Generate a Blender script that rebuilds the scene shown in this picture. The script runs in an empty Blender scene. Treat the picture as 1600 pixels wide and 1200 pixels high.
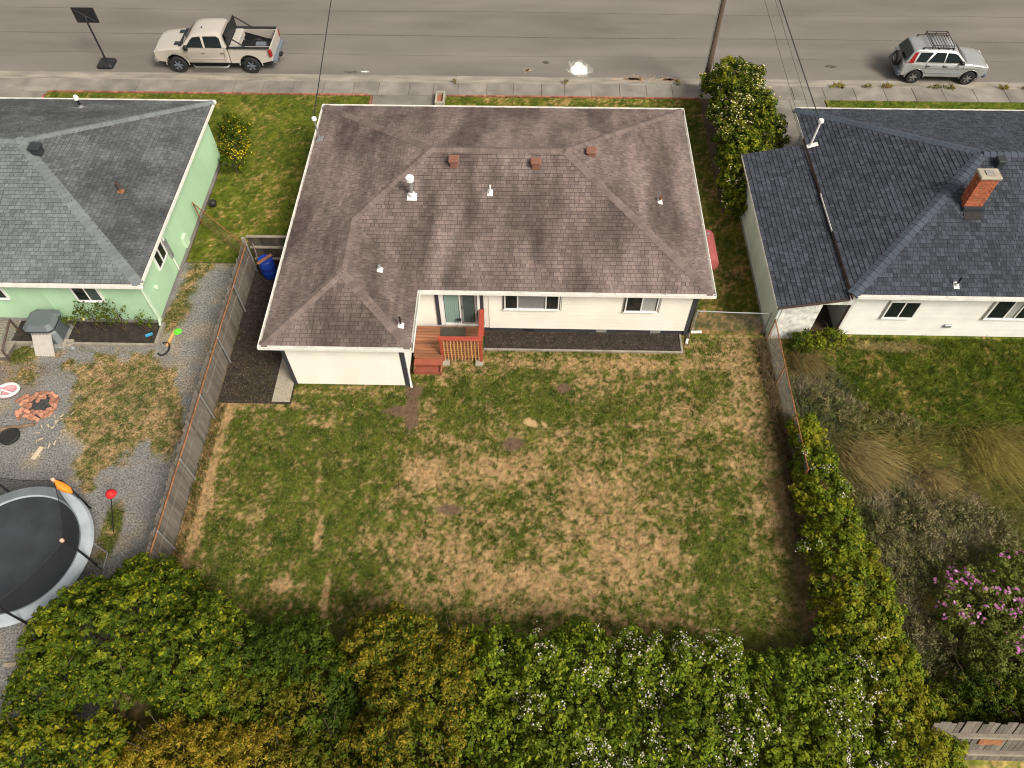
import bpy, bmesh, math, random
import numpy as np
from mathutils import Vector, Matrix
random.seed(7)
RNG = np.random.default_rng(11)
SC = bpy.context.scene
COL = SC.collection
R = math.radians

# ------------------------------------------------------------------ camera
def cam_matrix(pitch, roll, yaw):
    p, r, y = R(pitch), R(roll), R(yaw)
    fwd = Vector((0, math.cos(p), -math.sin(p))); right = Vector((1, 0, 0)); up = right.cross(fwd)
    r2 = right * math.cos(r) + up * math.sin(r); u2 = up * math.cos(r) - right * math.sin(r)
    m = Matrix((r2, u2, -fwd)).transposed()
    return Matrix.Rotation(y, 3, 'Z') @ m
cam_data = bpy.data.cameras.new('camera'); cam = bpy.data.objects.new('camera', cam_data); COL.objects.link(cam)
mm = cam_matrix(55.5912, -0.1904, 1.4205).to_4x4(); mm.translation = (0, 0, 22.0); cam.matrix_world = mm
cam_data.sensor_fit = 'HORIZONTAL'; cam_data.sensor_width = 36; cam_data.lens = 1167.26 / 1600 * 36
cam_data.clip_end = 2000; cam_data.clip_start = .1
SC.camera = cam

# ------------------------------------------------------------------ sky, sun, exposure
SUN_EL, SUN_AZ = 46.0, 133.0          # azimuth: clockwise from +Y (street side) towards +X
w = bpy.data.worlds.new('World'); SC.world = w; w.use_nodes = True
nt = w.node_tree; nt.nodes.clear()
sky = nt.nodes.new('ShaderNodeTexSky'); sky.sky_type = 'NISHITA'; sky.sun_disc = False
sky.sun_elevation = R(SUN_EL); sky.sun_rotation = R(SUN_AZ)
sky.air_density = 1.0; sky.dust_density = 4.0; sky.ozone_density = 1.0
hs = nt.nodes.new('ShaderNodeHueSaturation'); hs.inputs['Saturation'].default_value = .22
tint = nt.nodes.new('ShaderNodeMix'); tint.data_type = 'RGBA'; tint.blend_type = 'MULTIPLY'; tint.inputs[0].default_value = 1
tint.inputs[7].default_value = (1.0, .955, .87, 1)
bgn = nt.nodes.new('ShaderNodeBackground'); bgn.inputs['Strength'].default_value = .10
out = nt.nodes.new('ShaderNodeOutputWorld')
nt.links.new(sky.outputs[0], hs.inputs['Color']); nt.links.new(hs.outputs[0], tint.inputs[6])
nt.links.new(tint.outputs[2], bgn.inputs[0]); nt.links.new(bgn.outputs[0], out.inputs[0])
sd = bpy.data.lights.new('sun', 'SUN'); sun = bpy.data.objects.new('sun', sd); COL.objects.link(sun)
sd.energy = 2.3; sd.angle = R(20); sd.color = (1, .93, .82)
az, el = R(SUN_AZ), R(SUN_EL)
sdir = Vector((math.sin(az) * math.cos(el), math.cos(az) * math.cos(el), math.sin(el)))
sun.rotation_euler = sdir.to_track_quat('Z', 'Y').to_euler(); sun.location = sdir * 60
SC.view_settings.view_transform = 'Standard'; SC.view_settings.look = 'None'
SC.view_settings.exposure = 0.62; SC.view_settings.gamma = 1.0; SC.view_settings.use_curve_mapping = False
SC.render.engine = 'CYCLES'; SC.cycles.use_denoising = True; SC.cycles.filter_width = 1.1
SC.cycles.max_bounces = 6; SC.cycles.diffuse_bounces = 3; SC.cycles.transparent_max_bounces = 12

# ------------------------------------------------------------------ materials
def new_mat(name):
    m = bpy.data.materials.new(name); m.use_nodes = True
    n = m.node_tree.nodes; b = n['Principled BSDF']
    return m, m.node_tree, b
def N(nt, t, **kw):
    n = nt.nodes.new(t)
    for k, v in kw.items(): setattr(n, k, v)
    return n
def mul(nt, a, b):
    m = N(nt, 'ShaderNodeMix', data_type='RGBA', blend_type='MULTIPLY'); m.inputs[0].default_value = 1
    nt.links.new(a, m.inputs[6]); nt.links.new(b, m.inputs[7]); return m.outputs[2]
def noise_factor(nt, scale, lo, hi, stretch=(1, 1, 1), detail=4, rot=0, rng=(.3, .7)):
    """grey factor lo..hi from world-position noise"""
    g = N(nt, 'ShaderNodeNewGeometry'); mp = N(nt, 'ShaderNodeMapping'); mp.inputs['Scale'].default_value = stretch
    mp.inputs['Rotation'].default_value = (0, 0, rot)
    nt.links.new(g.outputs['Position'], mp.inputs[0])
    t = N(nt, 'ShaderNodeTexNoise'); t.inputs['Scale'].default_value = scale; t.inputs['Detail'].default_value = detail
    nt.links.new(mp.outputs[0], t.inputs['Vector'])
    r = N(nt, 'ShaderNodeMapRange'); r.inputs[1].default_value = rng[0]; r.inputs[2].default_value = rng[1]
    r.inputs[3].default_value = lo; r.inputs[4].default_value = hi
    nt.links.new(t.outputs[0], r.inputs[0]); return r.outputs[0]
def mat(name, base, rough=.8, var=.12, scale=6, var2=0, scale2=60, stretch=(1, 1, 1), metal=0, rnd=0, attr=None,
        bump=0, bscale=80, transl=0, spec=.35, alpha=1, coat=0, rot=0, huev=0, streak=None):
    m, t, b = new_mat(name)
    if attr:
        c = N(t, 'ShaderNodeAttribute', attribute_name=attr).outputs['Color']
    else:
        rgb = N(t, 'ShaderNodeRGB'); rgb.outputs[0].default_value = (*base, 1); c = rgb.outputs[0]
    if var: c = mul(t, c, noise_factor(t, scale, 1 - var, 1 + var, stretch, rot=rot))
    if streak: c = mul(t, c, noise_factor(t, streak[0], streak[1], streak[2], streak[3], detail=2.5, rng=(.40, .62)))
    if var2: c = mul(t, c, noise_factor(t, scale2, 1 - var2, 1 + var2, detail=2))
    if rnd:
        g = N(t, 'ShaderNodeNewGeometry'); oi = N(t, 'ShaderNodeObjectInfo')
        ad = N(t, 'ShaderNodeMath', operation='ADD'); t.links.new(g.outputs['Random Per Island'], ad.inputs[0]); t.links.new(oi.outputs['Random'], ad.inputs[1])
        fr = N(t, 'ShaderNodeMath', operation='FRACT'); t.links.new(ad.outputs[0], fr.inputs[0])
        mr = N(t, 'ShaderNodeMapRange'); mr.inputs[3].default_value = 1 - rnd; mr.inputs[4].default_value = 1 + rnd
        t.links.new(fr.outputs[0], mr.inputs[0]); c = mul(t, c, mr.outputs[0])
        if huev:
            f2 = N(t, 'ShaderNodeMath', operation='MULTIPLY'); f2.inputs[1].default_value = 7.31; t.links.new(ad.outputs[0], f2.inputs[0])
            f3 = N(t, 'ShaderNodeMath', operation='FRACT'); t.links.new(f2.outputs[0], f3.inputs[0])
            mr2 = N(t, 'ShaderNodeMapRange'); mr2.inputs[3].default_value = .5 - huev; mr2.inputs[4].default_value = .5 + huev
            t.links.new(f3.outputs[0], mr2.inputs[0])
            h = N(t, 'ShaderNodeHueSaturation'); t.links.new(mr2.outputs[0], h.inputs['Hue']); t.links.new(c, h.inputs['Color']); c = h.outputs[0]
    t.links.new(c, b.inputs['Base Color'])
    b.inputs['Roughness'].default_value = rough; b.inputs['Metallic'].default_value = metal
    b.inputs['Specular IOR Level'].default_value = spec
    if coat: b.inputs['Coat Weight'].default_value = coat; b.inputs['Coat Roughness'].default_value = .08
    if bump:
        f = noise_factor(t, bscale, 0, 1, detail=3); bp = N(t, 'ShaderNodeBump'); bp.inputs['Strength'].default_value = bump; bp.inputs['Distance'].default_value = .02
        t.links.new(f, bp.inputs['Height']); t.links.new(bp.outputs[0], b.inputs['Normal'])
    o = t.nodes['Material Output']; sh = b.outputs[0]
    if transl:
        tl = N(t, 'ShaderNodeBsdfTranslucent'); t.links.new(c, tl.inputs[0]); mx = N(t, 'ShaderNodeMixShader'); mx.inputs[0].default_value = transl
        t.links.new(sh, mx.inputs[1]); t.links.new(tl.outputs[0], mx.inputs[2]); sh = mx.outputs[0]
    if alpha < 1:
        tp = N(t, 'ShaderNodeBsdfTransparent'); mx = N(t, 'ShaderNodeMixShader'); mx.inputs[0].default_value = alpha
        t.links.new(tp.outputs[0], mx.inputs[1]); t.links.new(sh, mx.inputs[2]); sh = mx.outputs[0]
    t.links.new(sh, o.inputs[0]); return m

MT = {}
def mt(key, *a, **k): MT[key] = mat(key, *a, **k); return MT[key]
mt('soil', (.10, .072, .05), .95, .3, 2, .25, 30)
mt('asphalt', (.178, .160, .142), .9, .14, .7, .12, 40, stretch=(.25, 1.0, 1), streak=(.3, .9, 1.1, (.08, 1, 1)), bump=.15, bscale=120)
mt('tar', (.10, .092, .082), .8, .3, 4)
mt('gutter', (.27, .245, .205), .9, .30, 1.4, .14, 25, stretch=(.5, 2, 1))
mt('concrete', (.225, .205, .178), .9, .26, 1.1, .14, 22, rnd=.12, bump=.1)
mt('drive', (.20, .183, .158), .9, .34, .8, .14, 22)
mt('slab', (.36, .32, .25), .9, .15, 3, .1, 40)
mt('brick', (.30, .12, .075), .85, .25, 9, .15, 60, rnd=.35, huev=.01)
mt('chimneybrick', (.36, .10, .045), .85, .18, 9, .15, 60, rnd=.22)
mt('mortar', (.24, .16, .12), .9, .2, 10)
mt('gravel', (.27, .265, .26), .95, .10, 1.2, .55, 17, attr='col', bump=.4, bscale=45)
mt('bark', (.036, .028, .023), .95, .45, 5, .45, 34, bump=.6, bscale=30)
mt('barkchip', (.06, .043, .032), .95, .4, 6, rnd=.7)
mt('lawn', (1, 1, 1), .95, .06, 4, .15, 40, attr='col', spec=.1)
mt('blade', (1, 1, 1), .75, 0, attr='col', transl=.35, spec=.15)
mt('leaf', (1, 1, 1), .6, 0, attr='col', transl=.30, spec=.12)
mt('stem', (.09, .065, .042), .9, .3, 6)
mt('petal', (1, 1, 1), .6, 0, attr='col', transl=.25, spec=.15)
mt('roof_brown', (.172, .132, .120), .92, .22, 1.6, .16, 34, stretch=(1.2, .22, .22), rnd=.20, huev=.008, streak=(.8, 1.16, .60, (1.0, .30, .3)), spec=.2, bump=.2, bscale=150)
mt('roof_brown_cap', (.165, .127, .115), .92, .15, 2, .14, 34, rnd=.16, spec=.2)
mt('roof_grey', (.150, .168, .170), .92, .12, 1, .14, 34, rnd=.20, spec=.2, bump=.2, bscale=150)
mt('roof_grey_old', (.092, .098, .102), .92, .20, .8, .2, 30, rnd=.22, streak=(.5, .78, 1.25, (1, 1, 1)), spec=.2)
mt('roof_grey_cap', (.165, .182, .186), .92, .12, 1, .1, 34, rnd=.12, spec=.2)
mt('roof_black', (.047, .053, .069), .9, .12, .8, .15, 34, rnd=.36, spec=.25)
mt('roof_black_cap', (.062, .074, .098), .9, .1, 1, .1, 34, rnd=.08, spec=.25)
mt('felt', (.03, .028, .027), .95)
mt('white', (.80, .77, .70), .55, .04, 2, .02, 30)
mt('siding', (.80, .765, .685), .6, .05, 1.0, .03, 30, streak=(.7, 1.0, .965, (2.0, 2.0, .5)))
mt('oldwhite', (.72, .71, .66), .7, .07, 1.2, .05, 30, rnd=.04)
mt('peel', (.66, .66, .61), .8, .30, 5, .12, 25)
mt('mintwall', (.58, .66, .60), .75, .10, 1.5, .05, 20, stretch=(1, 1, .3))
mt('greenwall', (.43, .64, .42), .75, .06, .9, .04, 20, streak=(.7, 1.02, .95, (1.6, 1.6, .5)))
mt('greentrim', (.55, .72, .52), .7, .05, 2)
mt('gutterwhite', (.80, .775, .72), .5, .10, 3, .05, 30)
mt('charcoal', (.045, .046, .055), .6, .12, 3)
mt('brownpipe', (.085, .055, .045), .6, .15, 5)
mt('foundgrey', (.25, .24, .22), .9, .2, 2)
mt('vinyl', (.78, .77, .74), .4, .03, 3)
mt('shutter_dark', (.012, .013, .014), .5)
mt('blind', (.62, .62, .60), .6, .03, 5)
mt('blindgreen', (.42, .60, .52), .6, .05, 5)
mt('screen', (.055, .075, .066), .7, .1, 5)
mt('interior', (.05, .05, .055), .8, .5, 2.2)
mt('galv', (.42, .43, .43), .45, .15, 4, metal=.6)
mt('ventwhite', (.78, .77, .75), .45, .08, 12)
mt('ventbrown', (.22, .10, .07), .7, .1, 8)
mt('ventblack', (.03, .035, .04), .6, .1, 8)
mt('leadgrey', (.35, .35, .35), .6, .15, 12)
mt('redwood', (.27, .115, .058), .6, .22, 3, .12, 20, stretch=(.5, 5, 1), rnd=.28)
mt('redstep', (.27, .075, .045), .6, .15, 4, rnd=.2)
mt('redpaint', (.36, .065, .04), .55, .1, 5)
mt('lattice', (.56, .29, .12), .65, .15, 8, rnd=.15)
mt('mat', (.06, .052, .04), .95, .2, 30)
mt('fencewood', (.155, .135, .112), .9, .22, 2, .16, 26, stretch=(3, 3, .4), rnd=.26)
mt('fencewood_dark', (.068, .054, .045), .9, .3, 2, .2, 26, stretch=(3, 3, .4), rnd=.40)  # gate boards: the shade they stand in is put into the wood colour
mt('railwood', (.27, .235, .19), .9, .2, 3, .1, 20)
mt('bedwood', (.27, .245, .2), .9, .2, 3, .15, 20)
mt('newwood', (.62, .36, .12), .7, .15, 6)
mt('rust', (.27, .115, .05), .85, .35, 7, .2, 40)
mt('wire', (.33, .32, .30), .5, .2, 6, metal=.5)
mt('wirerust', (.20, .13, .08), .8, .3, 6)
mt('tank', (.33, .085, .08), .55, .12, 3)
mt('blueplastic', (.012, .045, .30), .4, .08, 6)
mt('black', (.018, .018, .02), .5, .15, 6)
mt('rubber', (.022, .022, .023), .85, .2, 10)
mt('cable', (.03, .03, .03), .6)
mt('polewood', (.11, .078, .056), .9, .25, 3, .15, 30, stretch=(4, 4, .3))
mt('glass', (.012, .016, .018), .06, 0, spec=.6)
mt('carglass', (.014, .02, .022), .07, 0, spec=.6)
mt('clearglass', (.05, .06, .06), .05, 0, spec=.5, alpha=.15)
mt('champagne', (.58, .53, .465), .32, .02, 1, metal=.3, coat=.6, spec=.5)
mt('silver', (.44, .45, .45), .3, .02, 1, metal=.5, coat=.6, spec=.5)
mt('cargrey', (.13, .15, .18), .55, .05, 4)
mt('chrome', (.75, .75, .74), .2, 0, metal=1)
mt('alloy', (.45, .45, .45), .35, .1, 20, metal=.8)
mt('taillight', (.26, .012, .01), .2, .1, 20, spec=.6)
mt('lampglass', (.75, .75, .72), .15, 0, spec=.6)
mt('orange', (.80, .24, .02), .7, .15, 8)
mt('red', (.60, .02, .025), .6, .2, 8)
mt('pinkfoam', (.75, .42, .32), .8, .1, 9)
mt('skyblue', (.05, .3, .5), .5)
mt('lime', (.15, .65, .05), .4)
mt('trampmat', (.036, .040, .046), .7, .25, 1.2, .1, 20)
mt('tramppad', (.40, .45, .49), .6, .15, 2)
mt('net', (.016, .018, .02), .9, 0, alpha=.45)
mt('acgrey', (.115, .135, .145), .5, .06, 5)
mt('acgrill', (.19, .215, .225), .5, .06, 5)
mt('panelwhite', (.44, .41, .37), .7, .08, 4)
mt('log', (.20, .13, .08), .9, .3, 5)
mt('chip', (.46, .38, .27), .9, .1, 20, rnd=.25)
mt('ash', (.05, .05, .05), .95, .5, 14)
mt('paintwhite', (.80, .79, .74), .6, .05, 8, .1, 40)
mt('chalk', (.50, .33, .20), .9, .3, 8, .3, 30)
mt('pastel', (.65, .70, .66), .5, .3, 9)
mt('pinkcloth', (.62, .30, .33), .8, .4, 20)
mt('strawdead', (.36, .26, .13), .9, .3, 9)

# ------------------------------------------------------------------ object helpers
def link(o, parent=None):
    COL.objects.link(o)
    if parent is not None: o.parent = parent
    return o
def tag(o, label=None, cat=None, group=None, kind=None):
    if label: o['label'] = label
    if cat: o['category'] = cat
    if group: o['group'] = group
    if kind: o['kind'] = kind
    return o
def thing(name, label, cat, loc=(0, 0, 0), rz=0, group=None):
    o = bpy.data.objects.new(name, None); link(o); o.location = loc; o.rotation_euler = (0, 0, rz); o.empty_display_size = .2
    return tag(o, label, cat, group)
def mesh_from(name, verts, faces, material, smooth=False):
    me = bpy.data.meshes.new(name); me.from_pydata(verts, [], faces); me.materials.append(material)
    if smooth: me.polygons.foreach_set('use_smooth', [True] * len(me.polygons))
    me.update(); return me
def world_offset(parent):
    v = Vector((0, 0, 0)); p = parent
    while p is not None: v += p.location; p = p.parent
    return v
class MB:
    """collects shapes; coordinates are world unless the thing is built in its own local space"""
    def __init__(s): s.v = []; s.f = []; s.mi = []
    def add(s, vs, fs):
        k = len(s.v); s.v += [tuple(p) for p in vs]; s.f += [tuple(i + k for i in f) for f in fs]; return s
    def box(s, c, d, rz=0, ry=0, rx=0, taper=1):
        M_ = Matrix.Rotation(rz, 3, 'Z') @ Matrix.Rotation(ry, 3, 'Y') @ Matrix.Rotation(rx, 3, 'X'); c = Vector(c)
        vs = []
        for z in (-1, 1):
            k = taper if z > 0 else 1
            for x, y in ((-1, -1), (1, -1), (1, 1), (-1, 1)): vs.append(c + M_ @ Vector((x * d[0] / 2 * k, y * d[1] / 2 * k, z * d[2] / 2)))
        return s.add(vs, [(3, 2, 1, 0), (4, 5, 6, 7), (0, 1, 5, 4), (1, 2, 6, 5), (2, 3, 7, 6), (3, 0, 4, 7)])
    def bb(s, x0, x1, y0, y1, z0, z1): return s.box(((x0 + x1) / 2, (y0 + y1) / 2, (z0 + z1) / 2), (x1 - x0, y1 - y0, z1 - z0))
    def cbox(s, x0, x1, y0, y1, z0, z1, b=.02):
        """box with chamfered vertical and top edges"""
        r = [(x0 + b, y0), (x1 - b, y0), (x1, y0 + b), (x1, y1 - b), (x1 - b, y1), (x0 + b, y1), (x0, y1 - b), (x0, y0 + b)]
        cx, cy = (x0 + x1) / 2, (y0 + y1) / 2; kx = 1 - 2 * b / (x1 - x0); ky = 1 - 2 * b / (y1 - y0)
        top = [(cx + (x - cx) * kx, cy + (y - cy) * ky) for x, y in r]
        vs = [(x, y, z0) for x, y in r] + [(x, y, z1 - b) for x, y in r] + [(x, y, z1) for x, y in top]
        fs = [tuple(range(7, -1, -1)), tuple(range(16, 24))]
        for k in (0, 8):
            for i in range(8): j = (i + 1) % 8; fs.append((k + i, k + j, k + 8 + j, k + 8 + i))
        return s.add(vs, fs)
    def tube(s, pts, r, n=6, cap=True, r1=None):
        pts = [Vector(p) for p in pts]; k = len(pts); rs = r if isinstance(r, (list, tuple)) else [r + ((r1 if r1 is not None else r) - r) * i / (k - 1) for i in range(k)]
        vs = []; up = None
        for i, p in enumerate(pts):
            d = (pts[min(i + 1, k - 1)] - pts[max(i - 1, 0)]).normalized()
            if up is None: up = Vector((0, 0, 1)) if abs(d.z) < .9 else Vector((1, 0, 0))
            a = d.cross(up); a = a.normalized() if a.length > 1e-6 else d.orthogonal().normalized(); b = d.cross(a); up = -b if False else up
            for j in range(n):
                t = 2 * math.pi * j / n; vs.append(p + (a * math.cos(t) + b * math.sin(t)) * rs[i])
        fs = []
        for i in range(k - 1):
            for j in range(n): fs.append((i * n + j, i * n + (j + 1) % n, (i + 1) * n + (j + 1) % n, (i + 1) * n + j))
        if cap: fs += [tuple(range(n - 1, -1, -1)), tuple(range((k - 1) * n, k * n))]
        return s.add(vs, fs)
    def lathe(s, prof, c, n=20, axis='z', cap=True):
        """prof: list of (radius, height)"""
        vs = []; fs = []; k = len(prof); c = Vector(c)
        for r_, h in prof:
            for j in range(n):
                t = 2 * math.pi * j / n; a, b = r_ * math.cos(t), r_ * math.sin(t)
                vs.append(c + Vector({'z': (a, b, h), 'y': (a, h, b), 'x': (h, a, b)}[axis]))
        for i in range(k - 1):
            for j in range(n): fs.append((i * n + j, i * n + (j + 1) % n, (i + 1) * n + (j + 1) % n, (i + 1) * n + j))
        if cap: fs += [tuple(range(n - 1, -1, -1)), tuple(range((k - 1) * n, k * n))]
        return s.add(vs, fs)
    def prism(s, poly, a, b, plane='xz'):
        """poly extruded between a and b along the missing axis"""
        def P(u, v, h): return {'xz': (u, h, v), 'xy': (u, v, h), 'yz': (h, u, v)}[plane]
        n = len(poly); vs = [P(u, v, a) for u, v in poly] + [P(u, v, b) for u, v in poly]
        fs = [tuple(range(n)), tuple(range(2 * n - 1, n - 1, -1))] + [(i, (i + 1) % n, n + (i + 1) % n, n + i) for i in range(n)]
        return s.add(vs, fs)
    def quad(s, a, b, c, d): return s.add([a, b, c, d], [(0, 1, 2, 3)])
    def build(s, name, material, parent=None, smooth=False, bevel=0, seg=2, local=False, label=None):
        off = Vector((0, 0, 0)) if (local or parent is None) else world_offset(parent)
        vs = [(x - off.x, y - off.y, z - off.z) for x, y, z in s.v]
        me = bpy.data.meshes.new(name); me.from_pydata(vs, [], s.f)
        bm = bmesh.new(); bm.from_mesh(me)
        bmesh.ops.recalc_face_normals(bm, faces=bm.faces)
        if bevel:
            es = [e for e in bm.edges if len(e.link_faces) == 2 and e.calc_face_angle(0) > .5]
            bmesh.ops.bevel(bm, geom=es, offset=bevel, segments=seg, affect='EDGES', profile=.6, clamp_overlap=True)
        bm.to_mesh(me); bm.free()
        me.materials.append(material if not isinstance(material, str) else MT[material])
        if s.mi: me.materials.append(MT['felt']); me.polygons.foreach_set('material_index', s.mi)
        if smooth:
            me.polygons.foreach_set('use_smooth', [True] * len(me.polygons))
            me.set_sharp_from_angle(angle=R(38))
        o = bpy.data.objects.new(name, me); link(o, parent)
        if label: o['label'] = label
        return o
def dup(o, parent, loc=None):
    c = o.copy(); link(c, parent)
    if loc is not None: c.location = loc
    return c

# ------------------------------------------------------------------ numpy noise
def _hash(ix, iy, s):
    h = (ix.astype(np.int64) * 374761393 + iy.astype(np.int64) * 668265263 + s * 2147483647) & 0xffffffff
    h = ((h ^ (h >> 13)) * 1274126177) & 0xffffffff
    return ((h ^ (h >> 16)) & 0xffff) / 65535.0
def vnoise(x, y, s=0):
    ix, iy = np.floor(x), np.floor(y); fx, fy = x - ix, y - iy
    fx = fx * fx * (3 - 2 * fx); fy = fy * fy * (3 - 2 * fy)
    a, b, c, d = _hash(ix, iy, s), _hash(ix + 1, iy, s), _hash(ix, iy + 1, s), _hash(ix + 1, iy + 1, s)
    return (a * (1 - fx) + b * fx) * (1 - fy) + (c * (1 - fx) + d * fx) * fy
def fbm(x, y, s=0, o=4, g=.5):
    v = 0; a = 1; t = 0
    for i in range(o): v = v + a * vnoise(x * 2 ** i + 17.3 * i, y * 2 ** i - 9.1 * i, s + i); t += a; a *= g
    return v / t
def sstep(a, b, x): t = np.clip((x - a) / (b - a), 0, 1); return t * t * (3 - 2 * t)
def blob(x, y, cx, cy, rx, ry, ang=0, soft=.35, s=3, wob=.5):
    c, n = math.cos(ang), math.sin(ang); u = ((x - cx) * c + (y - cy) * n) / rx; v = (-(x - cx) * n + (y - cy) * c) / ry
    d = np.sqrt(u * u + v * v) + wob * (fbm(x * 3, y * 3, s, 3) - .5) * 1.4
    return 1 - sstep(1 - soft, 1 + soft, d)
def poly_mask(x, y, poly, soft=.25, s=5, wob=.7):
    x = x + wob * (fbm(x * 1.7, y * 1.7, s, 4) - .5) * 2; y = y + wob * (fbm(x * 1.7 + 40, y * 1.7, s + 9, 4) - .5) * 2
    inside = np.zeros(x.shape, bool); d = np.full(x.shape, 1e9); n = len(poly)
    for i in range(n):
        (x0, y0), (x1, y1) = poly[i], poly[(i + 1) % n]
        cr = ((y0 > y) != (y1 > y)) & (x < (x1 - x0) * (y - y0) / ((y1 - y0) or 1e-9) + x0); inside ^= cr
        t = np.clip(((x - x0) * (x1 - x0) + (y - y0) * (y1 - y0)) / ((x1 - x0) ** 2 + (y1 - y0) ** 2), 0, 1)
        d = np.minimum(d, np.hypot(x - x0 - t * (x1 - x0), y - y0 - t * (y1 - y0)))
    sd_ = np.where(inside, -d, d); return 1 - sstep(-soft, soft, sd_)
def lerp(a, b, t): t = np.asarray(t)[..., None]; return np.asarray(a) * (1 - t) + np.asarray(b) * t

def np_mesh(name, V, F, material, colors=None, dom='POINT'):
    """fast mesh from arrays: V (n,3), F (m,k)"""
    me = bpy.data.meshes.new(name); n = len(V); m, k = F.shape
    me.vertices.add(n); me.vertices.foreach_set('co', V.astype(np.float32).ravel())
    me.loops.add(m * k); me.loops.foreach_set('vertex_index', F.astype(np.int32).ravel())
    me.polygons.add(m); me.polygons.foreach_set('loop_start', np.arange(0, m * k, k, dtype=np.int32))
    if colors is not None:
        a = me.color_attributes.new('col', 'FLOAT_COLOR', dom); cc = np.ones((len(colors), 4), np.float32); cc[:, :3] = colors; a.data.foreach_set('color', cc.ravel())
    me.materials.append(material); me.update(calc_edges=True); me.validate(); return me
def grid_sheet(name, x0, x1, y0, y1, step, cfun, material, zamp=.012, z=0.0):
    xs = np.linspace(x0, x1, max(2, int((x1 - x0) / step) + 1)); ys = np.linspace(y0, y1, max(2, int((y1 - y0) / step) + 1))
    X, Y = np.meshgrid(xs, ys); Z = z + zamp * (fbm(X * 1.3, Y * 1.3, 77, 3) - .5) * 2
    V = np.stack([X, Y, Z], -1).reshape(-1, 3); nx, ny = len(xs), len(ys)
    i = (np.arange(ny - 1)[:, None] * nx + np.arange(nx - 1)[None]).ravel(); F = np.stack([i, i + 1, i + nx + 1, i + nx], -1)
    col, _ = cfun(V[:, 0], V[:, 1])
    me = np_mesh(name, V, F, material, col); o = bpy.data.objects.new(name, me); link(o); o['kind'] = 'structure'; return o
def bent_strips(x, y, z0, bx, by, tx, ty, h, zt=.95):
    mx, my = x + (tx - x) * .4, y + (ty - y) * .4; n = len(x); st = lambda a, b, c: np.stack([a, b, c], -1)
    V = np.stack([st(x - bx, y - by, z0), st(x + bx, y + by, z0), st(mx + bx * .8, my + by * .8, h * .72), st(mx - bx * .8, my - by * .8, h * .72), st(tx + bx * .15, ty + by * .15, h * zt), st(tx - bx * .15, ty - by * .15, h * zt)], 1).reshape(-1, 3)
    k = np.arange(n) * 6; return V, np.concatenate([np.stack([k, k + 1, k + 2, k + 3], -1), np.stack([k + 3, k + 2, k + 4, k + 5], -1)])
def blades(name, label, x0, x1, y0, y1, dens, cfun, hmin, hmax, wid, lean=.5, wind=(0, 0), two=False, jit=.25, mixc=None):
    n = int((x1 - x0) * (y1 - y0) * dens); x = RNG.uniform(x0, x1, n); y = RNG.uniform(y0, y1, n)
    col, cover = cfun(x, y); keep = RNG.random(n) < cover; x, y, col, cover = x[keep], y[keep], col[keep], cover[keep]; n = len(x)
    h = RNG.uniform(hmin, hmax, n) * (.5 + .5 * cover); a = RNG.uniform(0, 2 * math.pi, n); l = RNG.uniform(0, lean, n) * h * 1.6
    bx = np.cos(a) * wid * .5; by = np.sin(a) * wid * .5; ph = RNG.uniform(0, 2 * math.pi, n)
    tx = x + np.cos(ph) * l + wind[0] * h; ty = y + np.sin(ph) * l + wind[1] * h
    if mixc is not None: q = RNG.random(n) < mixc[1]; col[q] = np.array(mixc[0])[RNG.integers(0, len(mixc[0]), q.sum())]
    z0 = np.full(n, -.01); j = 1 + jit * RNG.uniform(-1, 1, n)[:, None]; c = np.clip(col * j, 0, 1)
    if not two:
        V = np.stack([np.stack([x - bx, y - by, z0], -1), np.stack([x + bx, y + by, z0], -1), np.stack([tx, ty, h], -1)], 1).reshape(-1, 3)
        F = np.arange(3 * n).reshape(-1, 3); C = np.repeat(c, 3, 0)
    else:
        V, F = bent_strips(x, y, z0, bx, by, tx, ty, h); C = np.repeat(c, 6, 0)
    me = np_mesh(name, V, F, MT['blade'], C); o = bpy.data.objects.new(name, me); link(o)
    return tag(o, label, 'grass', kind='stuff')
# ================================================================== GROUND, STREET
GD, GL, ST, SP, DT = np.array([.046, .070, .009]), np.array([.105, .122, .018]), np.array([.285, .178, .080]), np.array([.40, .268, .138]), np.array([.12, .078, .05])
def struct(name, mb, material, parent=None, **k):
    o = mb.build(name, material, parent, **k)
    if parent is None: o['kind'] = 'structure'
    return o
struct('ground', MB().quad((-400, -300, -.16), (400, -300, -.16), (400, 500, -.16), (-400, 500, -.16)), 'soil')
struct('yard_soil', MB().bb(-70, 70, -30, 31.95, -.155, -.045), 'soil')
RZ = -.10
road = struct('road', MB().bb(-90, 90, 33.72, 45.4, -.15, RZ), 'asphalt')
# long tar seams and cracks in the asphalt
def wavy_strip(y, x0, x1, wd, amp, z, seed, mb):
    rr = random.Random(seed); n = int((x1 - x0) / .8); ys = [y + amp * math.sin(i * .21 + seed) + rr.uniform(-1, 1) * amp * .35 for i in range(n + 1)]; ws = [wd * rr.uniform(.4, 1.4) for _ in range(n + 1)]
    vs = []; fs = []
    for i in range(n + 1):
        x = x0 + (x1 - x0) * i / n; vs += [(x, ys[i] - ws[i] / 2, z), (x, ys[i] + ws[i] / 2, z)]
    fs = [(2 * i, 2 * i + 2, 2 * i + 3, 2 * i + 1) for i in range(n)]; mb.add(vs, fs)
s = MB(); wavy_strip(37.25, -60, 60, .055, .04, RZ + .004, 1, s); s.build('tar_seam', 'tar', road)
s = MB(); wavy_strip(39.6, -60, 60, .03, .05, RZ + .004, 5, s); s.build('tar_seam', 'tar', road)
s = MB(); wavy_strip(35.5, -60, 60, .02, .04, RZ + .004, 9, s); s.build('tar_seam', 'tar', road)
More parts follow.
